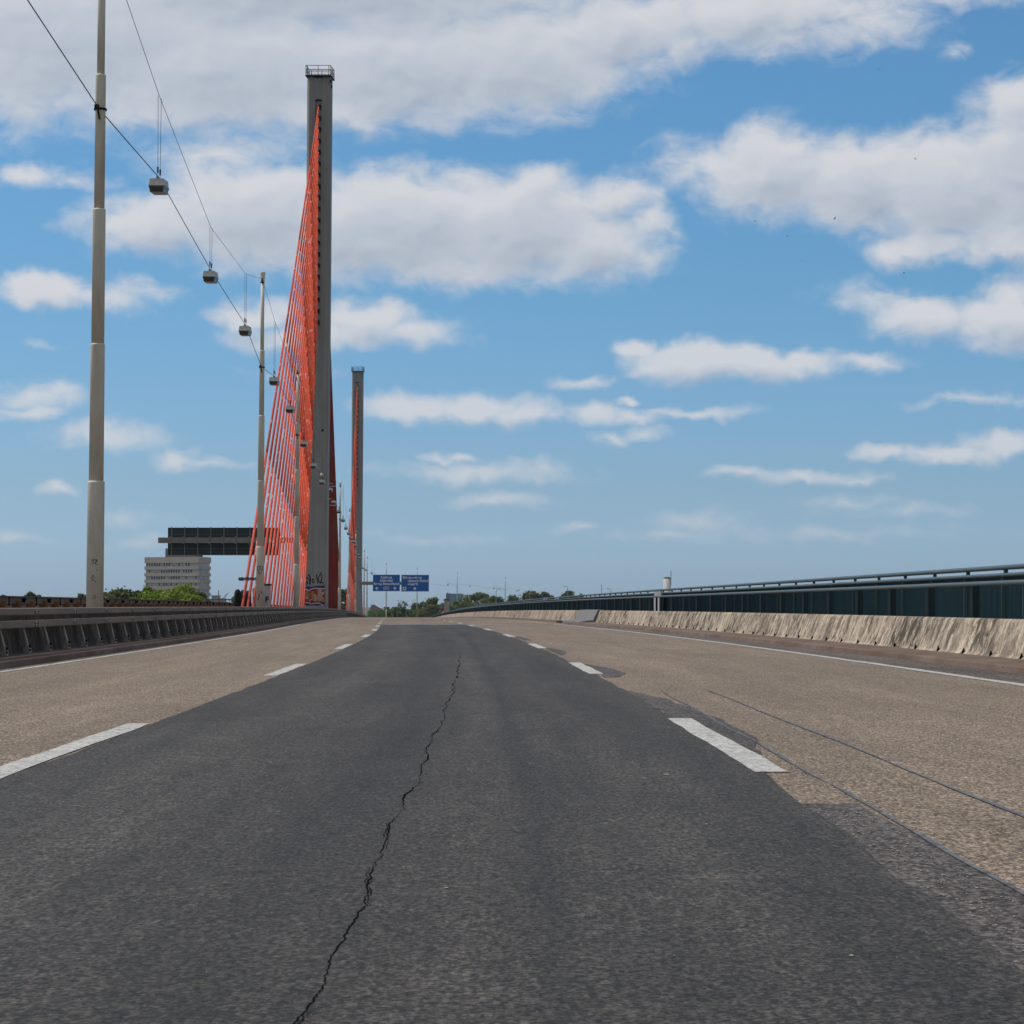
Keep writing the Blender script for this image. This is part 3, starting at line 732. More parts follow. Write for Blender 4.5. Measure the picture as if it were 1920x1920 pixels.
for k_ in range(3):
    p = R(-7.3, 119.3 + 4.4 * k_, .1) - b1; mb = MB(); mb.lathe([(.17, 0), (.17, 1.25), (.15, 1.42), (.10, 1.52), (.03, 1.56)], p, 14); mb.build('anchor_cover', M_black, P1, True)
# graffiti on the foot of the near pylon: flat polygons lying on its front face
def g2(zx, zy, dep): return ((565 + zx / 22.59 - 594.3) * .0501, -.75 - dep, (1165 - (1060 + zy / 22.59)) * .0501 + EYE - b1.z)
def poly(mb, pts, dep): mb.add([g2(x, y, dep) for x, y in pts], [tuple(range(len(pts)))])
def stroke(mb, pts, w, dep, f=g2):
    if f is g2: w *= 1.35
    for (x0, y0), (x1, y1) in zip(pts, pts[1:]):
        dx, dy = x1 - x0, y1 - y0; l_ = math.hypot(dx, dy) or 1; nx, ny = -dy / l_ * w / 2, dx / l_ * w / 2; ex, ey = dx / l_ * w * .3, dy / l_ * w * .3
        mb.add([f(x0 + nx - ex, y0 + ny - ey, dep), f(x0 - nx - ex, y0 - ny - ey, dep), f(x1 - nx + ex, y1 - ny + ey, dep), f(x1 + nx + ex, y1 + ny + ey, dep)], [(0, 1, 2, 3)])
        dep += .0006
XL, XRt = 225, 1085
gb = mk_plain('spray_navy', (.010, .022, .075), .6); gred = mk_plain('spray_red', (.30, .012, .014), .6, .4, 0, .15, 2); goch = mk_plain('spray_ochre', (.30, .16, .055), .6, .4, 0, .35, 2); gpal = mk_plain('spray_sand', (.33, .25, .16), .6, .4, 0, .25, 2); gwh = mk_plain('spray_lilac', (.55, .52, .62), .6)
mb = MB(); poly(mb, [(XL, 930), (330, 880), (560, 900), (700, 870), (1080, 850), (1085, 1030), (XL, 1060)], .003); mb.build('graffiti_background', gb, P1); mb = MB(); poly(mb, [(XL, 1560), (1085, 1560), (1085, 1700), (XL, 1700)], .003); mb.build('graffiti_background', gb, P1)
mb = MB(); poly(mb, [(XL, 1050), (310, 1010), (430, 1075), (620, 985), (760, 975), (1085, 985), (1085, 1560), (900, 1590), (700, 1590), (560, 1600), (430, 1570), (255, 1575), (XL, 1480)], .006); mb.build('graffiti_fill', gred, P1)
mb = MB(); poly(mb, [(232, 1100), (300, 1060), (400, 1140), (450, 1260), (430, 1400), (390, 1440), (240, 1420)], .009); poly(mb, [(470, 1120), (590, 1080), (640, 1180), (620, 1420), (540, 1440), (500, 1350)], .009); poly(mb, [(980, 1340), (1060, 1460), (1075, 1560), (980, 1520)], .009); mb.build('graffiti_letters', goch, P1)
mb = MB(); poly(mb, [(620, 1180), (740, 1260), (790, 1380), (780, 1500), (620, 1520)], .010); poly(mb, [(790, 1040), (940, 1010), (970, 1160), (1080, 1160), (1010, 1250), (960, 1340), (970, 1500), (830, 1520), (790, 1300)], .010); mb.build('graffiti_letters', gpal, P1)
mb = MB(); stroke(mb, [(228, 1040), (310, 1005), (410, 1080)], 26, .013); stroke(mb, [(430, 1040), (600, 975), (740, 960), (800, 985), (1080, 985)], 24, .013); stroke(mb, [(228, 1440), (250, 1575), (430, 1590), (480, 1640), (640, 1610), (820, 1600), (950, 1650), (1030, 1700)], 22, .013)
stroke(mb, [(232, 1110), (245, 1420)], 14, .013); stroke(mb, [(1085, 1110), (980, 1170), (1040, 1200)], 16, .013); stroke(mb, [(970, 1330), (1050, 1440)], 14, .013); stroke(mb, [(455, 1520), (460, 1455), (560, 1455)], 16, .013); stroke(mb, [(310, 1400), (340, 1350), (380, 1400)], 12, .013)
mb.build('graffiti_outline', gwh, P1)
mb = MB()
stroke(mb, [(330, 560), (250, 545), (240, 600), (320, 660), (350, 740), (330, 790), (250, 770)], 42, .004)
stroke(mb, [(270, 400), (345, 520), (440, 640)], 26, .005); stroke(mb, [(400, 380), (470, 560), (450, 700), (440, 800)], 44, .006)
stroke(mb, [(620, 590), (560, 590), (540, 660), (590, 750), (630, 690), (625, 600)], 24, .004)
stroke(mb, [(745, 380), (735, 500), (780, 610), (840, 700), (890, 740)], 30, .004); stroke(mb, [(940, 290), (870, 420), (800, 560), (775, 760)], 28, .007)
stroke(mb, [(955, 400), (965, 520), (930, 660), (890, 740), (1010, 735)], 30, .009)
mb.build('graffiti_tag', M_crack, P1)

# ------------------------------------------------------------------ gantry signs
def text_mesh(s, size, loc, mat, parent, name='lettering', align='LEFT', depth=.01):
    cu = bpy.data.curves.new(name, 'FONT'); cu.body = s; cu.size = size; cu.align_x = align; cu.extrude = depth; cu.offset = size * .028
    tmp = bpy.data.objects.new('tmp', cu); C.objects.link(tmp); dg = bpy.context.evaluated_depsgraph_get()
    me = bpy.data.meshes.new_from_object(tmp.evaluated_get(dg)); bpy.data.objects.remove(tmp)
    me.transform(Matrix.Rotation(math.pi / 2, 4, 'X')); me.materials.clear()
    o = link(name, me, mat, parent); o.location = loc; return o
# near gantry, signs seen from behind, reaching over the opposite carriageway
gd = 236.6; k_ = gd / F
def GX(x): return (x - PX) * gd / F
def GZ(y): return EYE + (HZ - y) * gd / F
ga = empty('sign_gantry', (GX(575), gd, ZR(gd)))
mb = MB(); zc = (GZ(1008) + GZ(1018.3)) / 2; mb.box(((GX(297) + GX(576)) / 2, gd, zc), ((GX(576) - GX(297)) / 2, .25, (GZ(1008) - GZ(1018.3)) / 2)); inv(mb.build('beam', M_beam, ga))
mb = MB(); mb.box(((GX(312.5) + GX(523)) / 2, gd + .42, (GZ(989) + GZ(1041)) / 2), ((GX(523) - GX(312.5)) / 2, .05, (GZ(989) - GZ(1041)) / 2)); pn = inv(mb.build('sign_panel', M_signback, ga)); 
mb = MB(); x = 320.0; sb = M_steelL
while x < 523:
    mb.box((GX(x), gd + .33, (GZ(987.5) + GZ(1041)) / 2), (.035, .04, (GZ(987.5) - GZ(1041)) / 2)); mb.box((GX(x) - .02, gd - .29, zc), (.06, .035, .36)); x += 24.5
inv(mb.build('brackets', M_beam, ga))
mb = MB()
for yy in (1002, 1028, 989.5, 1040.3):
    mb.box(((GX(312.5) + GX(523)) / 2, gd + .36, GZ(yy)), ((GX(523) - GX(312.5)) / 2, .012, .02))
inv(mb.build('stiffeners', M_tealR, ga))
tag(ga, 'grey gantry arm with dark backs of two-tier road signs, left of the near pylon', 'sign gantry')
gd = 514.6
gb_ = empty('sign_gantry', (GX(680), gd, ZR(gd)))
mb = MB(); mb.box(((GX(675) + GX(800)) / 2, gd, (GZ(1090.5) + GZ(1097)) / 2), ((GX(800) - GX(675)) / 2, .25, .34)); inv(mb.build('beam', M_beam, gb_))
def blue_sign(x0, x1, y0, y1, lines, align):
    w, h = GX(x1) - GX(x0), GZ(y0) - GZ(y1)
    mb = MB(); mb.box((0, .0, 0), (w / 2, .06, h / 2)); p = mb.build('sign_panel', M_signblue, gb_)
    p.location = (GX((x0 + x1) / 2) - gb_.location.x, gd - .45 - gb_.location.y, GZ((y0 + y1) / 2) - gb_.location.z)
    mb = MB(); mb.box((0, .03, h / 2 + .02), (w / 2 + .04, .05, .02)); mb.box((0, .03, -h / 2 - .02), (w / 2 + .04, .05, .02)); mb.box((w / 2 + .02, .03, 0), (.02, .05, h / 2)); mb.box((-w / 2 - .02, .03, 0), (.02, .05, h / 2)); mb.build('edge', M_white, p)
    for s, lx, lz, al in lines: text_mesh(s, .70, (lx, -.065, lz), M_white, p, align=al)
    return p, w, h
def arrow(parent, cx, cz, ang, s=.34):
    mb = MB(); pts = [(-.16, -1), (.16, -1), (.16, .05), (.62, -.25), (.62, .15), (0, 1), (-.62, .15), (-.62, -.25), (-.16, .05)]
    ca, sa = math.cos(ang), math.sin(ang)
    vs = []
    for x, y in pts: x *= 1.9 * .8; vs.append((cx + s * (x * ca + y * sa), -.068, cz + s * (-x * sa + y * ca)))
    mb.add(vs, [(0, 1, 2, 8), (2, 3, 4, 5), (8, 2, 5), (8, 5, 6, 7)]); mb.build('arrow', M_white, parent)
pl, w, h = blue_sign(700.3, 750.2, 1078, 1108.4, [('Koblenz', 0, .92, 'CENTER'), ('Köln-Süd', 0, .27, 'CENTER'), ('Kreuz Bonn-Nord', 0, -.40, 'CENTER')], 'CENTER')
arrow(pl, -1.98, -1.12, 0); arrow(pl, 1.78, -1.12, 0)
mb = MB()
for c, hh in (((0, -.07, -1.38), (.58, .004, .03)), ((0, -.07, -.80), (.58, .004, .03)), ((-.56, -.07, -1.09), (.03, .004, .3)), ((.56, -.07, -1.09), (.03, .004, .3)), ((-.3, -.07, -1.05), (.05, .004, .16)), ((-.15, -.07, -1.17), (.13, .004, .03)), ((0, -.07, -1.05), (.04, .004, .15)), ((.16, -.07, -.95), (.12, .004, .03)), ((.3, -.07, -1.1), (.1, .004, .03))): mb.box(c, hh)
mb.build('pictogram', M_white, pl)
pr_, w, h = blue_sign(753.6, 804.6, 1078.3, 1108.9, [('BN-Auerberg', -2.55, .92, 'LEFT'), ('-Graurheindorf', -1.58, .27, 'LEFT'), ('-Castell', -1.58, -.40, 'LEFT')], 'LEFT')
arrow(pr_, -.08, -1.12, rad(52))
mb = MB(); mb.box((-2.2, -.07, -1.12), (.34, .004, .33)); o = mb.build('pictogram', M_white, pr_)
mb = MB(); mb.box((-2.2, -.078, -1.12), (.2, .003, .08)); mb.box((-2.12, -.078, -1.02), (.1, .003, .05)); mb.build('pictogram_figure', M_crack, pr_)
tag(gb_, 'gantry arm with two blue direction signs in white lettering, right of the far pylon', 'sign gantry')

# ------------------------------------------------------------------ lamp poles in the median
ORD = ['nearest', 'second', 'third', 'fourth', 'fifth', 'sixth', 'seventh', 'eighth', 'ninth', 'tenth', 'eleventh', 'twelfth', 'thirteenth', 'fourteenth', 'fifteenth', 'sixteenth', 'seventeenth', 'eighteenth', 'nineteenth', 'twentieth', 'twenty-first', 'twenty-second', 'twenty-third', 'twenty-fourth', 'twenty-fifth', 'twenty-sixth', 'twenty-seventh']
PH = 17.35
SEG = [(0, 3.72, .200, .196), (3.72, 6.99, .170, .166), (6.99, 10.22, .150, .148), (10.22, 13.45, .122, .120), (13.45, PH - .5, .090, .088)]
def pole_parts():
    p = empty('lamp_pole')
    for i, (z0, z1, r0, r1) in enumerate(SEG):
        mb = MB(); pr = [(r0, z0), (r1, z1 - .04)]
        if i < len(SEG) - 1: pr += [(r1 + .004, z1 - .02), (r1, z1), (SEG[i + 1][2], z1 + .02)]
        mb.lathe(pr, n=28); o = mb.build('pole_section', M_pole, p, True)
        for pg in o.data.polygons: pg.use_smooth = abs(pg.normal.z) < .6
    mb = MB(); mb.lathe([(.095, PH - .5), (.10, PH - .3), (.14, PH - .03), (.145, PH)], n=20); mb.build('pole_cap', M_pole, p, True)
    mb = MB(); mb.box((.0, -.11, PH - .42), (.02, .02, .12)); mb.box((0, -.10, PH - .52), (.10, .02, .02)); mb.build('wire_bracket', M_black, p)
    mb = MB(); mb.lathe([(.150, -.025), (.154, -.01), (.154, .01), (.150, .025)], (0, 0, 12.62), 20); mb.box((-.05, -.15, 12.66), (.05, .03, .05)); mb.tube((-.03, -.2, 12.7), (.03, -.19, 12.35), .025); mb.build('clamp', M_black, p)
    return p
def copy_tree(o, parent=None):
    c = o.copy(); C.objects.link(c); c.parent = parent
    for ch in list(o.children): copy_tree(ch, c)
    return c
proto = pole_parts()
# x of the foot and y of the top in the photo give the distance
PL = [(178.5, None, 59.0), (488, 508, 0), (556, 686, 0), (637, 905, 0), (655, 953, 0), (667, 995, 0), (683, 1031, 0), (688.5, 1043.5, 0), (724.6, 1056, 0), (782.4, 1064.5, 0), (857.5, 1073.2, 0), (947.6, 1082, 0)]
POLES = []
PLAB = ['thick pale lamp pole rising out of the top of the frame, nearest on the left', 'pale lamp pole with red heart graffiti, second from the camera', 'pale lamp pole in front of the near pylon’s red cables, third from the camera', 'slim lamp pole just right of the near pylon', 'slim lamp pole half hidden left of the far pylon’s cables', 'slim lamp pole standing against the far pylon', 'thin far lamp pole just right of the far pylon', 'thin far lamp pole between the far pylon and the left blue sign', 'thin lamp pole behind the left blue sign', 'thin lamp pole behind the right blue sign', 'thin far lamp pole in front of the blue glass tower', 'thin lamp pole rightmost of its row, above the right railing']
for i, (x, yt, d) in enumerate(PL):
    if yt is not None:
        d = 300
        for _ in range(60): d = F * (ZR(d) + .05 + PH - EYE) / (HZ - yt)
    X = (x - PX) * d / F
    o = proto if i == 0 else copy_tree(proto)
    o.location = (X, d, ZR(d) + .05)
    tag(o, PLAB[i], 'lamp pole', 'lamp poles in the median')
    POLES.append((X, d, ZR(d) + .05))
# marks on the two near poles
M_gr = mk_plain('red_spray', (.22, .03, .025), .6); M_bk = mk_plain('black_spray', (.05, .048, .04), .7)
def on_pole(r, s0, z0):
    def f(a, b, dep): return (math.sin(a / r) * (r + dep), -math.cos(a / r) * (r + dep), b)
    return f
def heart(t, s): return (s * 16 * math.sin(t) ** 3 / 16, s * (13 * math.cos(t) - 5 * math.cos(2 * t) - 2 * math.cos(3 * t) - math.cos(4 * t)) / 16)
pole2 = [o for o in C.objects if o.name.startswith('lamp_pole') and abs(o.location.y - POLES[1][1]) < .01][0]
f = on_pole(.2, 0, 0); mb = MB()
zg = EYE + (HZ - 1068) * POLES[1][1] / F - POLES[1][2]
stroke(mb, [(heart(t * .3, .15)[0] + .02, zg + heart(t * .3, .24)[1]) for t in range(22)], .03, .003, f)
stroke(mb, [(-.1, zg + .02), (-.02, zg - .05), (.05, zg + .05), (.1, zg - .02)], .03, .009, f)
zg2 = zg - 1.22
stroke(mb, [(-.12, zg2 + .05), (-.05, zg2 + .17), (.08, zg2 + .16), (.12, zg2 + .05), (-.0, zg2 + .03), (-.02, zg2 - .2), (-.08, zg2 - .28), (.08, zg2 - .3)], .045, .003, f)
mb.build('graffiti', M_gr, pole2)
mb = MB(); zg = EYE + (HZ - 1055) * 59 / F - POLES[0][2]; rnd = random.Random(5)
stroke(mb, [(-.05, zg + .06), (.02, zg), (.0, zg + .08), (.08, zg + .05), (.05, zg - .03), (.12, zg - .06)], .012, .003, f)
stroke(mb, [(-.04, zg - .02), (.05, zg - .03), (.1, zg + .06), (.03, zg + .07)], .012, .006, f)
stroke(mb, [(-.04, zg - .38), (.0, zg - .30), (.04, zg - .36), (-.03, zg - .42), (.05, zg - .43), (.07, zg - .47)], .010, .003, f)
stroke(mb, [(.0, zg - .8), (.05, zg - .76), (.08, zg - .83), (.02, zg - .85), (.0, zg - .8)], .010, .003, f)
mb.build('graffiti', M_bk, proto)

# ------------------------------------------------------------------ hanging lamps
LMP = [(298, 334, 73.9), (395, 507, 93.2), (460, 610, 110.8), (514.5, 706, 133), (544.3, 760, 151), (570, 826, 180), (588.3, 868, 208), (604, 899, 231), (618.7, 914, 245), (626, 938, 270), (635.6, 955, 293), (643.4, 972, 318), (648.7, 987, 345), (653.7, 997, 366), (659.5, 1006, 387), (662.5, 1013, 405), (666.5, 1020, 424), (672, 1038, 484), (674.7, 1044, 508), (680, 1063.5, 600), (686, 1067, 625), (697.3, 1073.5, 665), (840, 1095, 860), (881, 1098, 900), (926, 1102, 945), (973, 1106, 1000)]
def lamp_proto():
    t = empty('hanging_lamp')
    mb = MB(); mb.box((0, 0, -.16), (.22, .33, .10), top=.93); mb.box((0, 0, -.262), (.235, .345, .012)); mb.build('housing', M_lamp, t)
    mb = MB(); mb.box((0, 0, -.30), (.225, .335, .025)); vs_t = .80
    a = [(-.215, -.32, -.325), (.215, -.32, -.325), (.215, .32, -.325), (-.215, .32, -.325), (-.195, -.29, -.46), (.195, -.29, -.46), (.195, .29, -.46), (-.195, .29, -.46)]
    mb.add(a, [(4, 5, 6, 7), (0, 1, 5, 4), (1, 2, 6, 5), (2, 3, 7, 6), (3, 0, 4, 7)]); o = mb.build('lamp_bowl', M_glass, t)
    mb = MB(); mb.box((0, 0, -.05), (.05, .16, .03)); mb.box((-.04, 0, -.015), (.015, .12, .05)); mb.box((.06, .02, -.03), (.04, .05, .02)); mb.build('bracket', M_steelL, t)
    return t
lp = lamp_proto(); LAMPS = [lp] + [copy_tree(lp) for _ in LMP[1:]]
def wire_z(d_, tops):
    for (a, za), (b, zb) in zip(tops, tops[1:]):
        if a <= d_ <= b: return za + (zb - za) * (d_ - a) / (b - a)
    return tops[-1][1]
LL = ['white-grey box lamp hanging large against the clouds, nearest of all', 'box lamp hanging second from the camera, left of the second pole', 'box lamp hanging just left of the top half of the second pole']
UP = []
for i, (x, y, d) in enumerate(LMP):
    p = at(x, y, d); o = LAMPS[i]
    o.location = p
    lab = LL[i] if i < 3 else '%s box lamp along the wire counting from the camera, %s' % (ORD[i], 'before the red cables' if i < 6 else 'beside the near shaft' if i < 9 else 'between the pylons' if i < 19 else 'beyond the far pylon' if i < 22 else 'above the right-hand trees')
    tag(o, lab, 'street lamp', 'lamps hung along the median wire')
    # height of the carrying wire above
    prev = max([q for q in POLES if q[1] < d] or [POLES[0]], key=lambda q: q[1]); nx = min([q for q in POLES if q[1] >= d] or [POLES[-1]], key=lambda q: q[1])
    span = max(1, nx[1] - prev[1]); u = min(1.0, (d - prev[1]) / span)
    zt = (prev[2] * (1 - u) + nx[2] * u) + PH - .35 - 4 * (.035 * min(span, 75)) * u * (1 - u) * .85
    if i == 0: zt = at(300, 182, d).z
    if i == 1: zt = at(397, 427, d).z
    if i == 2: zt = at(461, 514, d).z
    UP.append((p.x, d, max(zt, p.z + .6)))
    mb = MB(); hgt = max(zt, p.z + .6) - p.z
    mb.tube((0, -.14, 0), (0, -.20, hgt), .007, 5); mb.tube((0, .14, 0), (0, .20, hgt), .007, 5); mb.box((0, -.15, .22), (.02, .02, .09)); mb.box((0, .15, .2), (.02, .02, .09))
    mb.build('hanger', M_wire, o)
# wires
lowp = [(Vector(at(-60, -170, 45.5)))]
ev = [('L', d, at(x, y - 1, d)) for (x, y, d) in LMP[:22]] + [('P', q[1], Vector((q[0] - .02, q[1], q[2] + 12.62))) for q in POLES[:9]]
ev.sort(key=lambda q: q[1]); lowp += [q[2] for q in ev]
mb = MB(); mb.path(lowp, .014, 6); tag(mb.build('power_cable', M_wire), 'twisted dark cable sloping from lamp to lamp along the median', 'cable')
mb = MB(); pts = [Vector(at(195, -330, 45))] + [Vector((q[0], q[1], q[2] + PH - .35)) if len(q) == 3 else None for q in POLES[:1]]
ev = [(q[1], Vector(q)) for q in UP[:22]] + [(q[1], Vector((q[0], q[1] - .1, q[2] + PH - .35))) for q in POLES[:9]]
ev.sort(key=lambda q: q[0]); mb.path([q[1] for q in ev], .008, 5); tag(mb.build('carrying_wire', M_wire), 'thin steel wire strung between pole tops above the hanging lamps', 'wire')
mb = MB(); ev = [(d, at(x, y - 1, d)) for (x, y, d) in LMP[22:]] + [(q[1], Vector((q[0], q[1], q[2] + 12.6))) for q in POLES[8:]]
ev.sort(key=lambda q: q[0]); mb.path([q[1] for q in ev], .02, 5); tag(mb.build('power_cable', M_wire), 'hair-thin far cable above the trees linking the last thin poles', 'cable')

# ------------------------------------------------------------------ small things in the median
cab = empty('switch_cabinet', R(-7.0 - .55, 137, .12))
mb = MB(); mb.box((0, 0, .95), (.15, .12, .93)); mb.build('box', M_board, cab)
mb = MB(); mb.box((0, 0, 1.93), (.19, .16, .05)); mb.build('lid', M_roofd, cab)
text_mesh('F', .42, (-.11, -.13, .98), M_crack, cab)
cab.location = (at(501.5, 1125, 137).x, 137, ZR(137) + .12)
tag(cab, 'pale cabinet with a black letter F between the cable feet', 'cabinet')
def mk_graf():
    M = Mat('sprayed_wall', .8, .3)
    a = M.vor(.9, (1, .35, 1)); b = M.noise(1.2, (1, .3, 1), det=4)
    hs = M.n('ShaderNodeHueSaturation'); hs.inputs['Saturation'].default_value = .45; hs.inputs['Value'].default_value = .42; M.l(a, hs.inputs['Color'])
    c = M.mix(M.ramp(b, (.42, 0), (.5, .8)), (.10, .16, .15), hs.outputs[0])
    return M.col(c).m
M_graf = mk_graf()
o = swp('graffiti_board', [(-8.2, .1), (-8.2, 1.95), (-8.28, 1.95), (-8.28, .1)], 150, 172, M_graf); tag(o, 'low sprayed board standing behind the red cable feet', 'wall')
o = swp('noise_wall', [(-24.0, -.5), (-24.0, 2.2), (-24.2, 2.2), (-24.2, -.5)], 640, 900, M_graf); tag(o, 'long low wall covered in pale and green graffiti across the far end of the road', 'wall')

# ------------------------------------------------------------------ buildings
def fbox(mb, x0, x1, y0, y1, d, dep, mi=0):
    a, b = at(x0, y1, d), at(x1, y0, d); mb.box(((a.x + b.x) / 2, d + dep / 2, (a.z + b.z) / 2), ((b.x - a.x) / 2, dep / 2, (b.z - a.z) / 2), mi=mi)
OD = 1300.0
X0, X1 = at(266, 1100, OD).x, at(372, 1100, OD).x
zt = at(300, 1044, OD).z; fp = 12.45 * OD / F; bh = 5.6 * OD / F; dep = 26 / 1.0
gz = -10
# the side facade is seen obliquely: how deep the block is follows from where its far corner shows
xr = 395.0; dep = 1400 * 0 + None if False else 0
ob = empty('office_building', ((X0 + X1) / 2, OD, gz))
# block turned a few degrees so its right side shows
ang = rad(-17)
wd = 1.035 * (X1 - X0) / math.cos(ang); dpth = 13.0
ca, sa = math.cos(ang), math.sin(ang)
def OBX(u, v, z): return (X1 + (u) * ca - v * sa, OD + u * sa * -1 * -1 + v * ca, z)
def obox(mb, u0, u1, v0, v1, z0, z1, mi=0):
    vs = [OBX(u, v, z) for z in (z0, z1) for u, v in ((u0, v0), (u1, v0), (u1, v1), (u0, v1))]
    mb.add(vs, [(3, 2, 1, 0), (4, 5, 6, 7), (0, 1, 5, 4), (1, 2, 6, 5), (2, 3, 7, 6), (3, 0, 4, 7)], mi)
def place_bldg():
    U0 = -wd
    mb = MB(); obox(mb, U0 + .5, -.5, .5, dpth - .5, gz, zt - .5); inv(mb.build('wall', M_wbright, ob))
    k = 0; z = zt
    mb = MB(); obox(mb, U0, 0, 0, dpth, zt - 3.1, zt); inv(mb.build('parapet_band', M_conc, ob))
    rnd = random.Random(11)
    for fl in range(7):
        zb = zt - 3.1 - 1.75 - fl * 3.46
        if zb < gz: break
        mb = MB(); obox(mb, U0, 0, 0, dpth, zb - 1.7, zb); inv(mb.build('parapet_band', M_conc, ob))
        nW = 21; mbw = MB(); 
        for i in range(nW):
            mbw = MB(); u = U0 + .8 + (wd - 1.6) * (i + .12) / nW; u1 = U0 + .8 + (wd - 1.6) * (i + .68) / nW
            r = rnd.random()
            if i > 13 and r < .7: continue
            if r < .14: continue
            h0 = zb + .15 if r > .3 else zb + .15
            h1 = zb + 1.6 if r > .32 else zb + .55
            obox(mbw, u, u1, .42, .55, h0, h1)
            inv(mbw.build('window', M_win, ob))
        mbw = MB(); obox(mbw, -.55, -.42, 1.2, dpth - 1, zb + .12, zb + 1.65); inv(mbw.build('window_band', M_winl, ob))
    a = at(301, 1043, OD); b = at(361, 1026, OD)
    mb = MB(); obox(mb, -wd * .67, -wd * .12, 3, 11, zt, zt + 4.6); inv(mb.build('rooftop_housing', mk_plain('roof_housing', (.11, .10, .105), .8), ob))
place_bldg()
for ch in ob.children: inv(ch)
tag(ob, 'beige concrete office block with window bands behind the bright green trees', 'building')

def simple_thing(name, mat, label, cat, fn, group=None):
    mb = MB(); fn(mb); o = mb.build(name, mat); tag(o, label, cat, group); return o
bt = empty('glass_tower', (at(851, 1160, 2400).x, 2400, -12))
mb = MB(); fbox(mb, 843, 866, 1113, 1180, 2400, 14); inv(mb.build('glass_facade', mk_plain('blue_glass', (.10, .19, .27), .3, .6, 0, .12, .12), bt))
mb = MB(); fbox(mb, 836, 843, 1112.5, 1180, 2400.5, 14); inv(mb.build('stair_core', mk_plain('core_grey', (.10, .11, .13), .7), bt))
mb = MB(); fbox(mb, 838.6, 839.4, 1110, 1113, 2405, .5); inv(mb.build('mast', M_wire, bt))
tag(bt, 'blue glass office tower above the trees beyond the right parapet', 'building')
tw = empty('stone_pier', (at(837, 1150, 640).x, 640, -12))
mb = MB(); fbox(mb, 832.6, 841.3, 1126, 1172, 640, 1.4); inv(mb.build('shaft', mk_plain('sandstone', (.42, .34, .26), .9, .3, 0, .1, 1), tw))
mb = MB(); fbox(mb, 831, 842.2, 1123.6, 1126, 639.8, 1.8); fbox(mb, 834, 841, 1122.2, 1123.6, 639.9, 1.4); inv(mb.build('cap', mk_plain('cap_stone', (.17, .13, .12), .9), tw))
tag(tw, 'beige stone pier with dark cap behind the right parapet', 'pier')
cs = empty('chevron_sign', (at(829, 1150, 620).x, 620, ZR(620)))
mb = MB(); fbox(mb, 826.6, 832, 1137.5, 1150, 620, .05); inv(mb.build('board', M_white, cs))
mb = MB()
for q in range(3):
    a, b = at(826.8, 1149 - q * 4, 619.95), at(831.8, 1142.5 - q * 2.2, 619.95); hh = .22
    mb.add([(a.x, a.y, a.z - hh), (b.x, b.y, b.z - hh), (b.x, b.y, b.z + hh), (a.x, a.y, a.z + hh)], [(0, 1, 2, 3)])
inv(mb.build('stripes', mk_plain('sign_red', (.28, .015, .02), .5), cs)); mb = MB(); mb.tube(at(829, 1150, 620.1), at(829, 1160, 620.1), .05); inv(mb.build('post', M_steel, cs))
tag(cs, 'red and white striped warning board left of the beige stone pier', 'sign')
wt = empty('water_tower', (at(1251, 1100, 1600).x, 1600, -14))
c = at(1251, 1100, 1600); r = 7 * 1600 / F; z1 = at(1251, 1084.5, 1600).z
mb = MB(); mb.lathe([(r, -14), (r, z1)], (c.x, c.y, 0), 24); inv(mb.build('shaft', mk_plain('pale_render', (.50, .50, .48), .8, .3, 0, .08, .3), wt, True))
mb = MB(); mb.lathe([(r * 1.03, z1), (r * 1.03, z1 + .5), (r * .2, z1 + .9)], (c.x, c.y, 0), 24); inv(mb.build('roof', M_roofd, wt))
mb = MB(); p = at(1258, 1098, 1597); mb.tube(p, at(1258, 1070, 1597), .25, 6); inv(mb.build('mast', M_steel, wt))
tag(wt, 'round pale tower with antenna mast behind the right railing', 'tower')
hs = empty('gabled_house', (at(700, 1150, 900).x, 900, -9))
mb = MB(); a, b = at(689, 1150, 900), at(718, 1150, 900); r0 = at(695, 1133.6, 905); r1 = at(701, 1133.6, 905)
vs = [(a.x, 900, a.z), (b.x + .5, 900, a.z), (b.x + .5, 912, a.z), (a.x, 912, a.z), (a.x + .6, 906, r0.z), (r1.x, 906, r1.z)]
mb.add(vs, [(0, 1, 5, 4), (1, 2, 5), (2, 3, 4, 5), (3, 0, 4), (3, 2, 1, 0)]); inv(mb.build('roof', M_roofd, hs))
mb = MB(); fbox(mb, 690, 715, 1150, 1210, 900.5, 11); inv(mb.build('wall', M_brick, hs))
tag(hs, 'dark steep roofed house at the far end of the bridge left of the sign poles', 'house')
o = simple_thing('brick_tower', mk_plain('dark_brick', (.045, .03, .03), .9), 'narrow dark brick tower behind the left sign pole', 'tower', lambda mb: (fbox(mb, 720.5, 728, 1139, 1200, 920, 2), fbox(mb, 719.5, 729, 1138, 1139.4, 919.8, 2.4)))
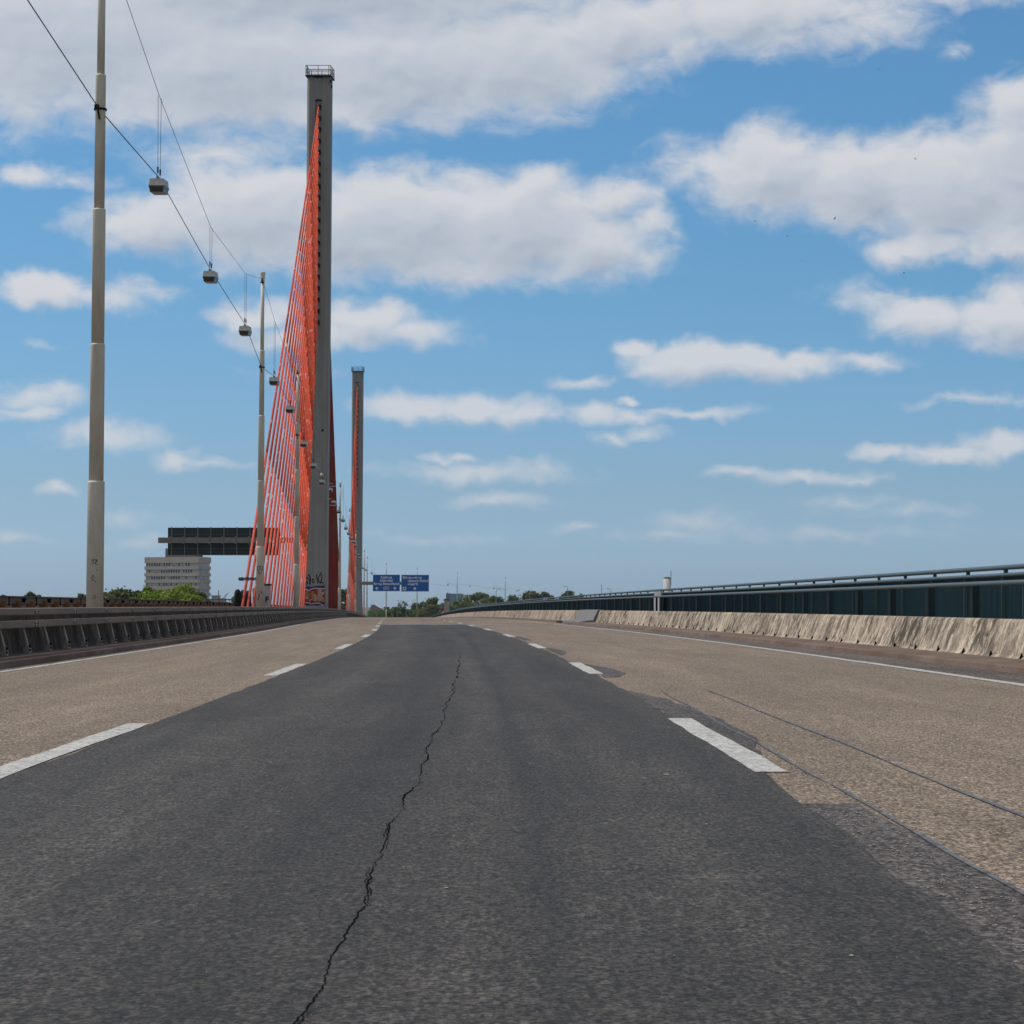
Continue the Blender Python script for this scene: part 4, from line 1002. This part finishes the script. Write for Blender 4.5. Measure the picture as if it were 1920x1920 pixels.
# low structures right of the office block
cn = empty('flat_canopy', (at(412, 1130, 420).x, 420, -20))
mb = MB(); fbox(mb, 384, 440, 1123, 1125.2, 420, 5); inv(mb.build('roof', M_steel, cn))
mb = MB()
for x in (388, 399, 430, 437): fbox(mb, x, x + 1.2, 1125, 1160, 421, .2)
inv(mb.build('posts', M_steel, cn)); mb = MB(); fbox(mb, 416, 428, 1128.5, 1150, 423, .3); inv(mb.build('panel', M_white, cn)); tag(cn, 'flat grey roof on posts above the guardrail, left of the cable feet', 'canopy')
o = simple_thing('factory_chimney', M_brick, 'thin red brick chimney between office block and cables', 'chimney', lambda mb: mb.tube(at(410, 1200, 900), at(410, 1107, 900), .22, 8, .16))
o = simple_thing('shed', mk_plain('grey_shed', (.30, .32, .33), .8, .3, 0, .1, .2), 'small grey building right of the office block', 'building', lambda mb: (fbox(mb, 396, 407, 1117.5, 1170, 1250, 8), fbox(mb, 395, 407.6, 1116.4, 1117.5, 1249.6, 8.6)))
cr_ = empty('crane', (at(420, 1150, 1000).x, 1000, -9))
mb = MB(); a, b = at(419, 1122, 1000), at(427, 1111.5, 1000)
off = Vector((.5, 0, .35))
mb.tube(a + off, b + off * .6, .08, 5); mb.tube(a - off, b - off * .6, .08, 5)
for q in range(8):
    u, v = q / 8, (q + 1) / 8; s_ = 1 if q % 2 else -1
    mb.tube(a.lerp(b, u) + off * s_ * .9, a.lerp(b, v) - off * s_ * .9, .05, 4)
inv(mb.build('boom', M_steelL, cr_)); mb = MB(); p = at(417.5, 1123, 1000); mb.box((p.x, 1000, p.z - 8), (1.2, 1, 8.3)); inv(mb.build('mast', M_steelL, cr_)); tag(cr_, 'slanting lattice crane boom beside the red chimney', 'crane')

# street lamps and masts on the right bank
def street_lamp(x, yt, d, arm, label):
    t = empty('street_lamp', (at(x, 1100, d).x, d, -9)); p = at(x, yt, d)
    mb = MB(); mb.tube((0, 0, 0), (0, 0, p.z + 9 - .6), .14, 8, .08); mb.build('mast', M_steelL, t)
    z = p.z + 9
    if arm:
        mb = MB(); mb.path([(0, 0, z - .7), (arm * .15, 0, z - .2), (arm * .5, 0, z)], .06, 6); mb.build('arm', M_steelL, t)
        mb = MB(); mb.box((arm * .85, 0, z), (.45, .15, .09)); mb.build('lamp_head', M_lamp, t)
    else:
        mb = MB(); mb.tube((0, 0, z - .6), (0, 0, z), .10, 8); mb.build('mast_top', M_steelL, t)
    tag(t, label, 'street lamp', 'street lamps beyond the right railing')
street_lamp(930.3, 1104.5, 700, 1, 'curved-arm street lamp pointing right among the trees, left of the last thin lamp pole')
street_lamp(1064.5, 1099.5, 700, -1, 'curved-arm street lamp pointing left beside the rightmost tree')
street_lamp(1145.5, 1104, 720, -1, 'curved-arm street lamp pointing left, rightmost above the railing')
street_lamp(993.3, 1110, 720, 0, 'short thin mast in front of the trees on the right bank')
street_lamp(1128, 1096.5, 720, 0, 'plain thin mast left of the rightmost street lamp')

# ------------------------------------------------------------------ trees
def crown_mesh(seed, rx, rz, n, ls, clumps=26, name='crown'):
    rnd = random.Random(seed); mb = MB(); cs = []
    for i in range(clumps):
        while True:
            p = Vector((rnd.uniform(-1, 1), rnd.uniform(-1, 1), rnd.uniform(-1, 1)))
            if p.length < 1: break
        p = p.normalized() * (p.length ** .5) * .92
        cs.append((Vector((p.x * rx, p.y * rx, p.z * rz)), rnd.uniform(.20, .40) * rx))
    for i in range(n):
        c, r = cs[rnd.randrange(len(cs))]
        q = Vector((rnd.gauss(0, 1), rnd.gauss(0, 1), rnd.gauss(0, 1))); q = q.normalized() * (r * (.55 + .5 * rnd.random() ** .5))
        q.z *= .8; p = c + q
        if rnd.random() < .06: p += q * rnd.uniform(.3, .9)
        a = Vector((rnd.uniform(-1, 1), rnd.uniform(-1, 1), rnd.uniform(-.6, .6))).normalized(); b = a.cross(Vector((rnd.uniform(-1, 1), rnd.uniform(-1, 1), rnd.uniform(.2, 1)))).normalized()
        s = ls * rnd.uniform(.6, 1.3)
        mb.add([p - a * s, p - b * s * .5, p + a * s, p + b * s * .5], [(0, 1, 2, 3)])
    return mb
def tree(x, yt, hw, d, gz, mat, seed, label, group, leaf=None, rzf=1.0, n=5200, cl=26):
    n = int(n * 1.5); cl = int(cl * 1.3)
    p = at(x, yt, d); r = hw * 1.25 * d / F; rz = r * rzf; ztop = p.z + rz * .05
    t = empty('tree', (p.x, d, gz))
    hz = ztop - rz * .95 - gz
    mb = crown_mesh(seed, r, rz, n, leaf or max(.10, d / F * 1.0), cl); o = mb.build('crown', mat, t); o.location = (0, 0, hz)
    mb = MB(); mb.tube((0, 0, 0), (0, 0, hz * .75), r * .10 + .1, 8, r * .06 + .05); rnd = random.Random(seed)
    for i in range(7):
        a = rnd.uniform(0, 6.28); z0 = hz * rnd.uniform(.55, .75)
        mb.tube((0, 0, z0), (math.cos(a) * r * .6, math.sin(a) * r * .6, hz + rz * rnd.uniform(-.4, .5)), r * .04 + .04, 6, .03)
    mb.build('trunk', M_bark, t); tag(t, label, 'tree', group)
GL = 'trees left of the bridge'; GRt = 'trees on the far bank'
tree(312, 1096, 34, 275, -20, M_leafA, 1, 'bright green tree with the highest crown in front of the office block', GL, .20, 1.25)
tree(350, 1106, 32, 285, -20, M_leafA, 2, 'bright green tree, second highest, in front of the office block’s right half', GL, .20, 1.15)
tree(272, 1104, 22, 280, -20, M_leafA, 3, 'smaller bright green tree at the left corner of the office block', GL, .19, 1.2)
tree(330, 1112, 40, 265, -20, M_leafA, 21, 'low wide bright green tree between the two high ones', GL, .20, .9)
tree(374, 1114, 20, 290, -20, M_leafB, 4, 'dark green tree at the right corner of the office block', GL, .2, 1.3)
tree(205, 1108, 14, 290, -20, M_leafB, 5, 'dark ragged tree just right of the nearest lamp pole', GL, .2, 1.6, 2200, 16)
tree(230, 1103, 18, 300, -20, M_leafB, 6, 'dark ragged tree left of the bright green trees', GL, .2, 1.5, 2600, 18)
tree(255, 1108, 15, 310, -20, M_leafB, 22, 'dark ragged tree touching the smaller bright green tree', GL, .2, 1.5, 2400, 18)
tree(225, 1118, 36, 260, -20, M_leafC, 7, 'low pale green shrubby tree under the dark ragged ones', GL, .2, .9)
tree(155, 1114, 11, 300, -20, M_leafC, 8, 'small pale tree just left of the nearest lamp pole', GL, .2, 1.4, 1600, 12)
tree(61, 1112.5, 14, 420, -20, M_leafB, 9, 'small dark round treetop over the opposite guardrail, far left', GL, .3, .9, 2600, 18)
tree(5, 1112, 4, 420, -20, M_leafB, 10, 'single dark tree tip at the left edge of the picture', GL, .25, 2.2, 500, 8)
tree(445, 1122, 9, 600, -15, M_leafC, 11, 'distant low tree just left of the first cable foot', GL, .4, 1.2, 1500, 12)
tree(645, 1108, 14, 700, -12, M_leafB, 12, 'tree seen in the gap between the two pylons', GL, .5, 1.8, 3000)
for i, (x, yt, hw, d, m, lab) in enumerate([
    (760, 1132, 20, 800, 'B', 'round dark tree between the two blue sign poles'),
    (742, 1141, 12, 860, 'B', 'small dark tree right of the brick tower'),
    (782, 1135, 16, 830, 'C', 'dusty green tree behind the right blue sign pole'),
    (803, 1130, 18, 780, 'C', 'dusty green tree right of the right blue sign pole'),
    (820, 1121, 18, 760, 'C', 'loose tall tree left of the beige stone pier'),
    (848, 1136, 18, 700, 'B', 'low tree in front of the blue glass tower'),
    (868, 1122, 16, 820, 'C', 'tree just right of the blue glass tower'),
    (890, 1112, 22, 830, 'C', 'broad tall tree, left one of the highest pair on the right bank'),
    (912, 1109.5, 20, 850, 'C', 'broad tall tree, right one of the highest pair on the right bank'),
    (930, 1121, 18, 800, 'B', 'darker tree behind the right-pointing street lamp'),
    (963, 1118, 20, 840, 'B', 'dark tree right of the last thin lamp pole'),
    (985, 1115, 16, 860, 'B', 'dark tree behind the short thin mast'),
    (1000, 1108, 12, 850, 'C', 'tree with the pointed top right of the short thin mast'),
    (1020, 1112, 13, 870, 'C', 'tree right of the pointed one, at the end of the row'),
    (1067, 1111.5, 15, 900, 'B', 'rounded tree standing alone behind the left-pointing street lamp'),
    (1083, 1113, 12, 910, 'B', 'small rounded tree touching the lone tree’s right side')]):
    tree(x, yt, hw, d, -10, M_leafB if m == 'B' else M_leafC, 40 + i, lab, GRt, d / F * 2.0, 1.15, 3600, 22)
# shrubs closing the gaps under the crowns
o = MB()
rnd = random.Random(77)
for i in range(26000):
    x = rnd.uniform(690, 1110); d = rnd.uniform(860, 960); y = 1160 - rnd.random() ** .7 * (16 + 12 * mnoise.noise(Vector((x / 40, 2, 7)))); p = at(x, y, d); s = rnd.uniform(.25, .6)
    a = Vector((rnd.uniform(-1, 1), rnd.uniform(-1, 1), rnd.uniform(-.6, .6))).normalized(); b = a.cross(Vector((rnd.random(), rnd.random(), 1))).normalized()
    o.add([p - a * s, p - b * s * .6, p + a * s, p + b * s * .6], [(0, 1, 2, 3)])
tag(o.build('undergrowth', M_leafB), kind='stuff')

# ------------------------------------------------------------------ birds
def bird_mesh():
    mb = MB(); mb.lathe([(.005, -.14), (.03, -.08), (.038, 0), (.028, .08), (.012, .14)], n=8)
    mb.v = [(x, z, y) for x, y, z in mb.v]
    for s in (-1, 1): mb.add([(s * .03, .05, .01), (s * .22, .07, .09), (s * .42, -.04, .03), (s * .2, -.03, .085), (s * .03, -.06, .01)], [(0, 1, 3, 4), (1, 2, 3)])
    mb.add([(-.015, -.13, 0), (.015, -.13, 0), (.04, -.22, 0), (-.04, -.22, 0)], [(0, 1, 2, 3)]); return mb
bm0 = bird_mesh().build('bird', mk_plain('dark_feathers', (.02, .02, .022), .8)); B0 = bm0
BL = ['bird highest in the open blue, upper right', 'bird in front of the upper right part of the big right cloud', 'bird in the lower edge of the big right cloud, middle one', 'bird at the lower left edge of the big right cloud', 'bird just under the big right cloud, left of centre', 'lowest bird in the blue between the right-hand clouds', 'rightmost low bird in the blue under the big right cloud']
for i, (x, y, a) in enumerate(((1648, 130, .4), (1716, 298, 1.2), (1565, 410, 2.0), (1416.5, 415, .9), (1477, 443, -.5), (1504, 490, .2), (1695, 512, 1.0))):
    o = B0 if i == 0 else B0.copy()
    if i: C.objects.link(o)
    o.location = at(x, y, 330); o.rotation_euler = (rad(20), rad(10 * (i % 3)), a); tag(o, BL[i], 'bird', 'birds in the sky')

# ------------------------------------------------------------------ air
mb = MB(); mb.box((0, 6000, 40), (14000, 6600, 68)); hz_ = mb.build('haze', None)
hm = bpy.data.materials.new('haze_air'); hm.use_nodes = True; t_ = hm.node_tree; t_.nodes.remove(t_.nodes['Principled BSDF'])
pv = t_.nodes.new('ShaderNodeVolumePrincipled'); pv.inputs['Color'].default_value = (.75, .86, 1.0, 1); pv.inputs['Density'].default_value = 5e-5; pv.inputs['Anisotropy'].default_value = .2
t_.links.new(pv.outputs[0], t_.nodes['Material Output'].inputs['Volume']); hz_.data.materials.append(hm); tag(hz_, kind='stuff')
